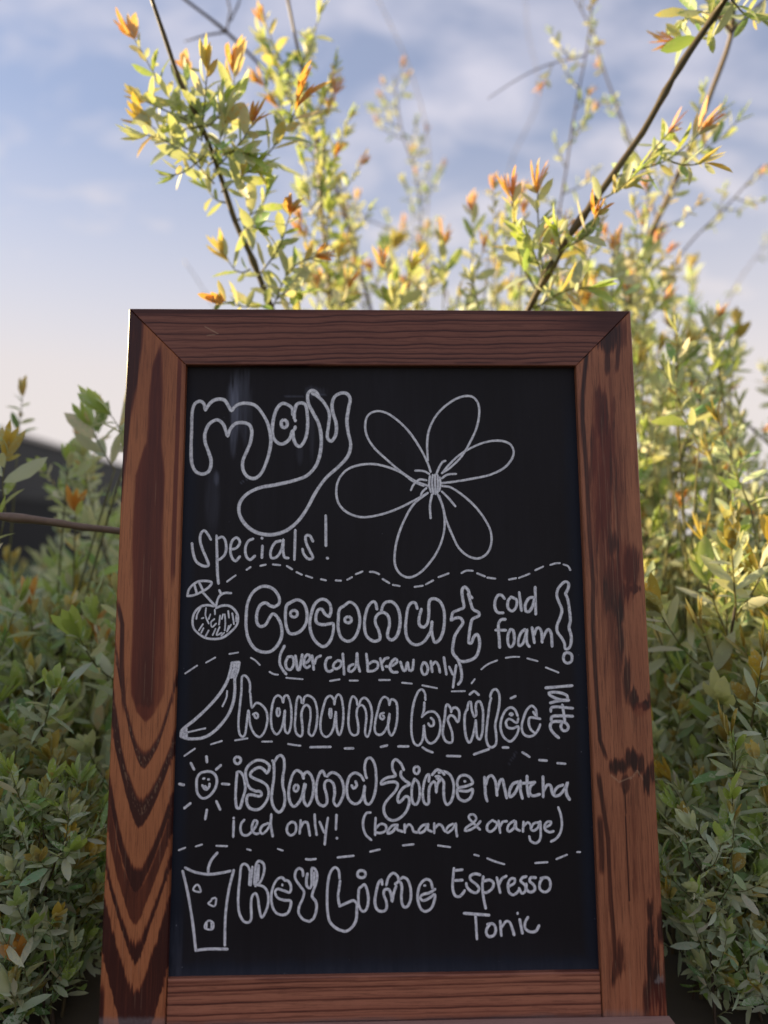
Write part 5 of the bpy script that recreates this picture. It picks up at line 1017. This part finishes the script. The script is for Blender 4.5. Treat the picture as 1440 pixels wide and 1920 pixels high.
        if s.leaves:
            P = np.array([l[0] for l in s.leaves]); D = np.array([l[1] for l in s.leaves]); Nn = np.array([l[2] for l in s.leaves])
            ln = np.array([l[3] for l in s.leaves])[:, None]; w = np.array([l[4] for l in s.leaves])[:, None]
            T = np.array([l[5] for l in s.leaves]); va = np.array([l[6] for l in s.leaves]); be = np.array([l[7] for l in s.leaves])[:, None]
            S = np.cross(D, Nn); S /= np.linalg.norm(S, axis=1)[:, None] + 1e-9; Nn = np.cross(S, D)
            x = ln * LT[None, :]; y = w * LA[None, :]; z = ln * (be * (LT ** 2)[None, :]) + w * (LZ * 1.6)[None, :]
            V_ = P[:, None, :] + D[:, None, :] * x[:, :, None] + S[:, None, :] * y[:, :, None] + Nn[:, None, :] * z[:, :, None]
            n = len(P); faces = (np.arange(n)[:, None, None] * 11 + LF[None]).reshape(-1, 4)
            faces = [tuple(f[:3]) if f[2] == f[3] else tuple(f) for f in faces.tolist()]
            o2 = mesh_obj('leaves', V_.reshape(-1, 3), faces, M_LEAF, o1, smooth=True)
            tt = np.repeat(np.concatenate([T, va[:, None]], 1)[:, None, :], 11, 1)
            tt[:, 10, :3] *= 1.15; tt[:, 0, :3] *= .85
            attr_color(o2, 'tint', np.clip(tt, 0, 1).reshape(-1, 4))
        return o1, o2
def smooth3(pts, step):
    p_ = np.asarray(pts, float)
    ext = np.concatenate([[2 * p_[0] - p_[1]], p_, [2 * p_[-1] - p_[-2]]]); out_ = []
    for i in range(len(p_) - 1):
        a, b, c_, d_ = ext[i:i + 4]; n = max(2, int(np.linalg.norm(c_ - b) / step)); t_ = np.linspace(0, 1, n, endpoint=False)[:, None]
        out_.append(.5 * (2 * b + (c_ - a) * t_ + (2 * a - 5 * b + 4 * c_ - d_) * t_**2 + (-a + 3 * b - 3 * c_ + d_) * t_**3))
    out_.append(p_[-1:]); return np.concatenate(out_)

def on_stem(pts, stem, d_stem, d_tip):
    """shoot through photo points pts whose foot lies on the stem"""
    ds = np.linspace(d_stem[0], d_stem[1], len(stem)); k = int(np.argmin([(a - pts[0][0]) ** 2 + (b - pts[0][1]) ** 2 for a, b in stem]))
    j = np.linspace(0, 1, len(pts)); dd = ds[k] + (d_tip - ds[k]) * j
    return np.array([at(x, y, q_) for (x, y), q_ in zip(pts, dd)])
def rooted(sp, foot, x, y, r0=.0019, tint=(.19, .19, .085)):
    """a thin stem from the ground at (x, y) up to the foot of a shoot"""
    g = np.array([x + sp.r.normal() * .06, y + abs(sp.r.normal()) * .08, -.01]); sp.tube(smooth3([g, g * .45 + foot * .55 + np.array([0, 0, .03]), foot], .03), r0 * 1.5, r0 * .6, tint, 5)
def pathpx(pts, d):
    if isinstance(d, (int, float)): d = [d] * len(pts)
    return np.array([at(x, y, k) for (x, y), k in zip(pts, np.interp(np.linspace(0, 1, len(pts)), np.linspace(0, 1, len(d)), d))])
BARK_OLIVE, BARK_BROWN, BARK_PALE = (.115, .085, .035), (.085, .055, .035), (.26, .20, .13)

shrub_c = empty('willow_shrub', (0.10, 1.55, 0)); tag(shrub_c, 'tall variegated willow shrub with orange tips rising behind the sign top', 'shrub', 'variegated willow shrubs')
shrub_l = empty('willow_shrub', (-.85, 1.45, 0)); tag(shrub_l, 'shaded bushy willow shrub at the left edge before the dark shed', 'shrub', 'variegated willow shrubs')
shrub_r = empty('willow_shrub', (.98, 1.60, 0)); tag(shrub_r, 'broad bushy willow shrub filling the right side beside the scorched stile', 'shrub', 'variegated willow shrubs')
def put(sp, name, root):
    o1, o2 = sp.build(name, None)
    o1.parent = root; o1.matrix_parent_inverse = Matrix.Translation(-root.location)
    return o1

def auto_shoots(sp, P, f0, f1, count, length, leaf=.036, tips=('orange', 'orange', 'yellow', 'green', 'cream'), up=.75, dens=1.0, yflat=1.0):
    """leafy side shoots along part of a stem"""
    r = sp.r; P = smooth3(P, .01); n = len(P)
    for k in range(count):
        f = f0 + (f1 - f0) * (k + r.uniform(.1, .9)) / count; i = min(n - 2, int(f * (n - 1)))
        d = P[i + 1] - P[i]; d /= np.linalg.norm(d) + 1e-9
        side = r.normal(size=3); side[1] *= yflat; side -= d * side.dot(d); side /= np.linalg.norm(side) + 1e-9
        o_ = d * r.uniform(.45, .8) + side * r.uniform(.5, .95); o_ /= np.linalg.norm(o_)
        ln = length * r.uniform(.5, 1.25)
        p1 = P[i] + o_ * ln * .5; p2 = P[i] + o_ * ln * .85 + np.array([0, 0, up * ln * .25])
        sp.shoot([P[i], p1, p2], leaf=leaf * r.uniform(.85, 1.15), tip=tips[r.integers(len(tips))], dens=dens)

# --- the long stem that leans left above the sign
FL = [(540, 660), (505, 573), (464, 476), (436, 420), (405, 333), (384, 278), (360, 222), (328, 146), (304, 66), (281, -12)]
sp = Sprig(101); d0 = 1.12
P = pathpx(FL, [1.20, 1.05]); sp.tube(smooth3(P, .015), .0052, .0030, BARK_OLIVE, 8)
for pts, tip, lf in (([(375, 262), (330, 200), (290, 140), (262, 90), (246, 62)], 'orange', .036), ([(350, 225), (305, 205), (262, 185)], 'yellow', .034), ([(372, 290), (320, 262), (272, 228)], 'yellow', .040),
        ([(402, 345), (350, 290), (305, 262), (262, 250)], 'cream', .036), ([(362, 235), (352, 180), (349, 128)], 'orange', .034), ([(378, 265), (384, 190), (390, 118)], 'yellow', .036), ([(405, 315), (428, 230), (438, 160), (442, 128)], 'orange', .042),
        ([(400, 320), (450, 268), (478, 225)], 'orange', .034), ([(430, 345), (490, 302), (538, 240), (562, 190)], 'orange', .050), ([(440, 415), (486, 392), (506, 352)], 'green', .036), ([(470, 505), (448, 512), (430, 492), (420, 472)], 'yellow', .038),
        ([(482, 520), (520, 470), (538, 420), (546, 395)], 'orange', .036), ([(505, 572), (455, 575), (412, 562)], 'orange', .034), ([(512, 575), (545, 505), (600, 478)], 'orange', .034), ([(390, 310), (430, 285), (470, 290)], 'green', .040),
        ([(415, 360), (450, 330), (480, 318)], 'green', .042), ([(385, 290), (350, 320), (318, 330)], 'green', .030), ([(350, 215), (325, 235), (290, 215)], 'cream', .030), ([(395, 300), (415, 255), (425, 215)], 'cream', .036), ([(520, 560), (540, 545), (560, 552)], 'green', .04),
        ([(425, 380), (405, 375), (385, 350)], 'green', .030), ([(450, 440), (470, 425), (490, 430)], 'green', .036), ([(360, 240), (400, 230), (420, 190)], 'green', .036)):
    q0 = sp.r.uniform(-.05, .05)
    sp.shoot(on_stem(pts, FL, (1.20, 1.05), d0 + q0), leaf=lf * 1.12, tip=tip, dens=1.2)
put(sp, 'branch', shrub_c)
# --- the thick bare stem that leans right
FR = [(955, 660), (997, 575), (1062, 466), (1129, 359), (1208, 232), (1276, 116), (1340, 26), (1368, -14)]
sp = Sprig(102); P = pathpx(FR, [1.16, 1.0]); sp.tube(smooth3(P, .015), .0054, .0042, BARK_OLIVE, 8)
for pts, tip, lf in (([(1140, 335), (1200, 318), (1250, 300), (1300, 262), (1322, 240)], 'orange', .044), ([(1200, 318), (1235, 270), (1262, 240)], 'pink', .030), ([(1110, 382), (1150, 362), (1190, 330)], 'green', .042), ([(1060, 465), (1100, 440), (1120, 400)], 'orange', .036),
        ([(1030, 515), (1050, 470), (1045, 430)], 'green', .040), ([(1000, 580), (1060, 545), (1110, 540)], 'green', .042), ([(1350, 20), (1330, 60), (1290, 75), (1255, 72)], 'orange', .036), ([(1372, 0), (1400, 30), (1430, 40)], 'green', .036), ([(1340, 30), (1300, 20), (1280, 40)], 'green', .036),
        ([(1250, 300), (1285, 310), (1325, 305)], 'yellow', .034), ([(1010, 550), (980, 500), (965, 430), (960, 365)], 'orange', .040), ([(1020, 530), (1010, 430), (1008, 345)], 'orange', .036), ([(1020, 530), (1000, 470), (985, 440)], 'green', .042)):
    sp.shoot(on_stem(pts, FR, (1.16, 1.0), 1.07 + sp.r.uniform(-.05, .05)), leaf=lf * 1.12, tip=tip, dens=1.1)
put(sp, 'branch', shrub_c)
# --- paler stem behind it
sp = Sprig(103); P = pathpx([(1170, 660), (1180, 570), (1210, 470), (1262, 350), (1308, 240), (1330, 180), (1370, 70), (1376, -10)], [1.5, 1.3]); sp.tube(smooth3(P, .02), .0058, .0040, BARK_PALE, 8)
sp.tube(smooth3(pathpx([(1372, 62), (1340, 20), (1318, -10)], 1.31), .02), .003, .002, BARK_BROWN, 6)
sp.tube(smooth3(pathpx([(1372, 62), (1400, 30), (1440, -5)], 1.31), .02), .003, .002, BARK_BROWN, 6)
auto_shoots(sp, P, .05, .62, 16, .13, .030, dens=.9); auto_shoots(sp, P, .9, 1.0, 4, .08, .032, tips=('green', 'green', 'cream')); put(sp, 'branch', shrub_c)
# --- bright stem in the middle left, leafy all along
sp = Sprig(104); P = pathpx([(640, 660), (622, 577), (612, 480), (602, 400), (588, 290), (572, 190), (556, 100), (538, -10)], [1.45, 1.35]); sp.tube(smooth3(P, .02), .0050, .0026, BARK_PALE, 8)
auto_shoots(sp, P, .10, .84, 44, .120, .033, tips=('green', 'orange', 'cream', 'green'), dens=.85); put(sp, 'branch', shrub_c)
# --- bare arching stems
sp = Sprig(105); P = pathpx([(700, 600), (650, 420), (590, 250), (520, 150), (430, 60), (335, -10)], [1.75, 1.5]); sp.tube(smooth3(P, .02), .0048, .0030, BARK_BROWN)
sp.tube(pathpx([(425, 57), (432, 20), (425, -10)], 1.55), .0026, .0018, BARK_BROWN); sp.tube(pathpx([(432, 40), (446, 10), (452, -8)], 1.55), .002, .0014, BARK_BROWN); sp.tube(pathpx([(425, 60), (385, 66), (346, 78)], 1.55), .0024, .0012, BARK_BROWN)
auto_shoots(sp, P, .05, .35, 8, .10, .028); put(sp, 'branch', shrub_c)
for seed, pts, dd, r0, cnt, rng_ in ((106, [(1010, 640), (1035, 470), (1050, 380), (1072, 240), (1100, 100), (1112, -10)], 1.6, .0034, 12, (.30, .99)), (107, [(1235, 420), (1190, 300), (1150, 180), (1112, 62), (1075, -10)], 1.75, .0034, 7, (.2, .95)),
        (108, [(1220, 560), (1290, 460), (1350, 400), (1400, 345), (1430, 310)], 1.65, .0030, 7, (.5, 1.0)), (109, [(740, 640), (772, 540), (790, 420), (780, 330), (752, 240), (738, 140)], 1.95, .0034, 22, (.2, 1.0)),
        (110, [(810, 640), (790, 540), (800, 400), (802, 260), (765, 120), (705, -10)], 2.5, .0030, 0, (0, 1)), (111, [(900, 560), (940, 400), (960, 300), (1010, 180), (990, 60), (985, -10)], 2.9, .0026, 0, (0, 1)),
        (112, [(455, 680), (420, 610), (395, 565), (370, 525), (345, 488)], 2.2, .0026, 0, (0, 1)), (113, [(860, 640), (840, 560), (810, 480), (760, 440), (690, 410), (640, 350)], 2.0, .0030, 10, (.1, .9)),
        (114, [(1240, 690), (1282, 695), (1350, 750), (1405, 800), (1460, 850)], 1.5, .0040, 10, (.0, 1.0)), (115, [(1099, 104), (1060, 112), (1010, 128), (960, 155), (915, 185)], 1.61, .0022, 2, (.0, .5)), (116, [(1340, 610), (1390, 520), (1450, 440)], 2.8, .003, 3, (.3, 1))):
    sp = Sprig(seed); P = pathpx(pts, dd); sp.tube(smooth3(P, .02), r0 * .72, r0 * .4, BARK_BROWN if dd < 2 else BARK_PALE)
    if cnt: auto_shoots(sp, P, rng_[0], rng_[1], cnt, .075 if cnt < 20 else .10, .024, tips=('orange', 'green', 'pink', 'cream'), dens=.8)
    put(sp, 'branch', shrub_c)
# --- the bare stick that crosses behind the left edge of the frame, and other near twigs on the left
sp = Sprig(120); P = pathpx([(-60, 958), (0, 966), (60, 970), (115, 976), (175, 985), (225, 992), (330, 1010)], [.94, 1.02]); sp.tube(smooth3(P, .012), .0052, .0046, (.25, .17, .12), 10); put(sp, 'branch', shrub_l)
sp = Sprig(121); P = pathpx([(-30, 1400), (0, 1368), (60, 1300), (112, 1222), (146, 1165), (165, 1120)], [1.15, 1.2]); sp.tube(smooth3(P, .015), .0034, .0022, (.045, .035, .018))
auto_shoots(sp, P, .1, 1, 5, .09, .034, tips=('yellow', 'green')); put(sp, 'branch', shrub_l)
sp = Sprig(122)
for pts, tip, lf, dd in (([(32, 850), (36, 800), (44, 730)], 'yellow', .030, 1.3), ([(215, 880), (190, 840), (168, 790)], 'green', .060, 1.15), ([(235, 860), (222, 800), (200, 770)], 'green', .055, 1.12), ([(10, 960), (5, 900), (15, 850)], 'yellow', .050, 1.05), ([(120, 960), (125, 900), (130, 860)], 'green', .042, 1.2),
        ([(60, 1900), (52, 1840), (36, 1790)], 'orange', .042, .86), ([(95, 1900), (98, 1840), (104, 1790)], 'green', .046, .90), ([(20, 1930), (30, 1880), (10, 1850)], 'cream', .040, .84), ([(80, 1760), (66, 1680), (40, 1610)], 'yellow', .046, 1.0), ([(70, 1700), (66, 1640), (70, 1570)], 'green', .05, 1.0),
        ([(150, 1860), (150, 1800), (165, 1760)], 'green', .042, .95), ([(110, 1440), (112, 1370), (118, 1300)], 'yellow', .044, 1.15), ([(60, 1190), (58, 1150), (58, 1120)], 'orange', .040, 1.15), ([(170, 1230), (172, 1190), (178, 1170)], 'orange', .040, 1.15), ([(190, 1260), (190, 1230), (192, 1205)], 'orange', .038, 1.15), ([(140, 1010), (142, 970), (142, 945)], 'orange', .040, 1.15)):
    P = pathpx(pts, dd); rooted(sp, P[0], -.62 + .25 * (P[0][0] + .6), max(1.0, dd + .08)); sp.shoot(P, leaf=lf, tip=tip, dens=.9)
put(sp, 'branch', shrub_l)
sp = Sprig(123); P = pathpx([(1233, 1440), (1240, 1600), (1250, 1750), (1262, 1925), (1270, 2100)], 1.12); sp.tube(smooth3(P, .02), .0046, .0058, (.12, .095, .05), 8)
for pts, tip, lf, dd in (([(1330, 1300), (1325, 1230), (1322, 1185)], 'yellow', .042, 1.25), ([(1335, 1480), (1328, 1430), (1325, 1385)], 'yellow', .048, 1.2), ([(1405, 1510), (1402, 1450), (1400, 1400)], 'yellow', .044, 1.2), ([(1275, 1640), (1270, 1600), (1262, 1555)], 'yellow', .046, 1.1), ([(1390, 1160), (1395, 1110), (1405, 1075)], 'orange', .036, 1.4),
        ([(1345, 1890), (1330, 1830), (1345, 1790)], 'green', .045, 1.0), ([(1420, 1760), (1410, 1700), (1415, 1660)], 'orange', .05, 1.05), ([(1275, 700), (1310, 640), (1350, 590)], 'orange', .030, 1.35), ([(1230, 760), (1270, 700), (1300, 645)], 'yellow', .040, 1.3), ([(1210, 600), (1235, 580), (1250, 560)], 'orange', .036, 1.4)):
    P = pathpx(pts, dd); rooted(sp, P[0], .60 + .3 * (P[0][0] - .5), max(1.05, dd + .08)); sp.shoot(P, leaf=lf, tip=tip, dens=.9)
put(sp, 'branch', shrub_r)

# --- loose leafy sprays: above the top rail, up the right side, and pale ones low on the right
def sprays(root, seed, n, x0, x1, y0, y1, d0_, d1_, tips, lf, ln, pale, fx, green=0.0):
    sp = Sprig(seed, 1.0, green, pale); r = sp.r
    for i in range(n):
        x = x0 + (x1 - x0) * (i + r.random()) / n; y = r.uniform(y0, y1); d = r.uniform(d0_, d1_); h = ln * r.uniform(.7, 1.35) / d
        dx = r.uniform(-.45, .45) * h
        P = pathpx([(x - dx, y + h), (x - dx * .45, y + h * .45), (x, y)], d); P[1:, 1] += r.normal() * .02
        rooted(sp, P[0], fx(P[0][0]), max(1.1, d + .1)); sp.shoot(P, leaf=lf * r.uniform(.8, 1.2), tip=tips[r.integers(len(tips))], dens=.95)
    put(sp, 'branch', root)
sprays(shrub_c, 501, 25, 545, 1185, 455, 560, 1.2, 1.5, ('orange', 'orange', 'yellow', 'orange', 'cream'), .037, 170, .25, lambda x: x * .6 + .05)
sprays(shrub_c, 502, 13, 880, 1240, 350, 470, 1.2, 1.45, ('orange', 'pink', 'yellow', 'orange'), .035, 190, .2, lambda x: x * .7 + .05)
sprays(shrub_r, 503, 30, 1195, 1420, 570, 1010, 1.1, 1.4, ('cream', 'yellow', 'green', 'cream', 'orange'), .038, 180, .35, lambda x: x * .8 + .15)
sprays(shrub_r, 504, 26, 1225, 1450, 980, 1800, 1.0, 1.35, ('cream', 'green', 'olive', 'green', 'olive'), .050, 190, .45, lambda x: x * .8 + .15)
sprays(shrub_l, 505, 18, -20, 200, 980, 1850, .98, 1.3, ('green', 'olive', 'cream', 'green'), .050, 180, .25, lambda x: x * .8 - .12, .15)
# --- bushy growth: leafy branches grown once, then copied
PROTO = []
for k in range(27):                                   # the last seven: paler growth for the right side
    sp = Sprig(300 + k, 1.0 if k < 7 or k > 20 else .80, 0.0 if k < 7 else .12 if k < 14 else .0, .15 if k < 7 else .28 if k < 14 else .60 if k < 21 else .2); r = sp.r
    if k > 20: Lb, ns, sl, lf = 1.0, 14, .160, .044         # bare below, leafy towards the top
    elif k < 7: Lb, ns, sl, lf = 1.0, 34, .190, .046        # tall branches
    else: Lb, ns, sl, lf = .5, 15, .170, .054             # short ones with the same leaves
    bx, by = r.normal() * .10 * Lb, r.normal() * .10 * Lb
    P = np.array([(0, 0, 0), (bx * .3, by * .3, .33 * Lb), (bx * .8, by * .8, .66 * Lb), (bx * 1.6, by * 1.6, Lb)])
    sp.tube(smooth3(P, .03), .0026 + .0026 * Lb, .0016, BARK_BROWN if k % 2 else BARK_OLIVE, 6)
    auto_shoots(sp, P, .58 if k > 20 else .06, .99, ns, sl, lf, tips=('orange', 'yellow', 'green', 'cream', 'cream', 'green', 'green', 'cream') if k < 7 else ('olive', 'green', 'green', 'cream', 'olive', 'green', 'yellow', 'green', 'green'), dens=.9)
    sp.shoot([P[-1] - np.array([0, 0, .02]), P[-1] + np.array([bx * .06, by * .06, .04]), P[-1] + np.array([bx * .1, by * .1, .09])], leaf=lf * .8, tip='orange' if k < 7 else 'olive')
    PROTO.append(sp.build('branch', None))
used = [False] * len(PROTO)
def place(root, base, lean_x, lean_y, length, rz, k):
    o1, o2 = PROTO[k]
    if used[k]:
        c1 = o1.copy(); col.objects.link(c1); c2 = o2.copy(); col.objects.link(c2); c2.parent = c1
        o1 = c1
    used[k] = True
    o1.parent = root; o1.location = Vector(base) - root.location
    o1.rotation_euler = (Matrix.Rotation(lean_x, 3, 'Y') @ Matrix.Rotation(-lean_y, 3, 'X') @ Matrix.Rotation(rz, 3, 'Z')).to_euler()
    o1.scale = (length, length, length)
r = random.Random(7)
def thicket(root, n, x0, x1, y0, y1, top, lean=.22, zmin=0.0, toward=0.0):
    for i in range(n):
        x = x0 + (x1 - x0) * (i + r.random()) / n; y = r.uniform(y0, y1)
        h = top(x) * r.uniform(.55, 1.0)
        place(root, (x, y, zmin), r.uniform(-lean, lean), r.uniform(-lean, lean) - toward, max(.30, h) if h > .62 else max(.24, h) / .5, r.uniform(0, 6.28), r.randrange(6) + (21 if root is shrub_c else 0 if h > .62 else 7 if root is shrub_l else 14))
thicket(shrub_l, 24, -1.15, -.36, 1.12, 1.75, lambda x: .74 if x > -.52 else .56, .16)
thicket(shrub_l, 18, -1.05, -.46, .98, 1.25, lambda x: .52, .30)
thicket(shrub_l, 22, -.90, -.38, .86, 1.05, lambda x: .44, .20)
thicket(shrub_r, 26, .46, 1.35, 1.25, 1.95, lambda x: .74)
thicket(shrub_r, 4, .50, .90, 1.35, 1.95, lambda x: 1.04, .14)
thicket(shrub_r, 18, .50, 1.10, 1.00, 1.25, lambda x: .55, .30)
thicket(shrub_r, 26, .40, .95, .98, 1.12, lambda x: .44, .20)
thicket(shrub_c, 14, .0, .52, 1.35, 1.85, lambda x: 1.12)
thicket(shrub_c, 4, .34, .70, 1.40, 1.70, lambda x: 1.16, .10)
thicket(shrub_c, 6, .15, .62, 1.7, 2.1, lambda x: 1.26, .12)
thicket(shrub_l, 10, -.52, -.39, .90, .98, lambda x: .26, .10)
thicket(shrub_r, 10, .385, .52, .91, .99, lambda x: .26, .10)
thicket(shrub_l, 16, -.72, -.40, .96, 1.08, lambda x: .30, .25)
thicket(shrub_r, 16, .40, .72, .98, 1.10, lambda x: .30, .25)
for nm, x0, x1, n, tp, lab in (('far_l', -2.6, -1.2, 7, .50, 'low willow shrub in the second row, seen through gaps at the left'), ('far_c', -1.2, .9, 24, .70, 'willow shrub of the second row right behind the sign'), ('far_r', .9, 2.9, 30, .62, 'pale willow shrub of the second row, at the right edge')):
    sh = empty('willow_shrub', ((x0 + x1) / 2, 2.9, 0)); tag(sh, lab, 'shrub', 'variegated willow shrubs')
    thicket(sh, n, x0, x1, 2.3, 3.3, lambda x: tp, .25)
# growth that was never planted is removed
for (o1, o2), u in zip(PROTO, used):
    if not u:
        bpy.data.objects.remove(o2); bpy.data.objects.remove(o1)
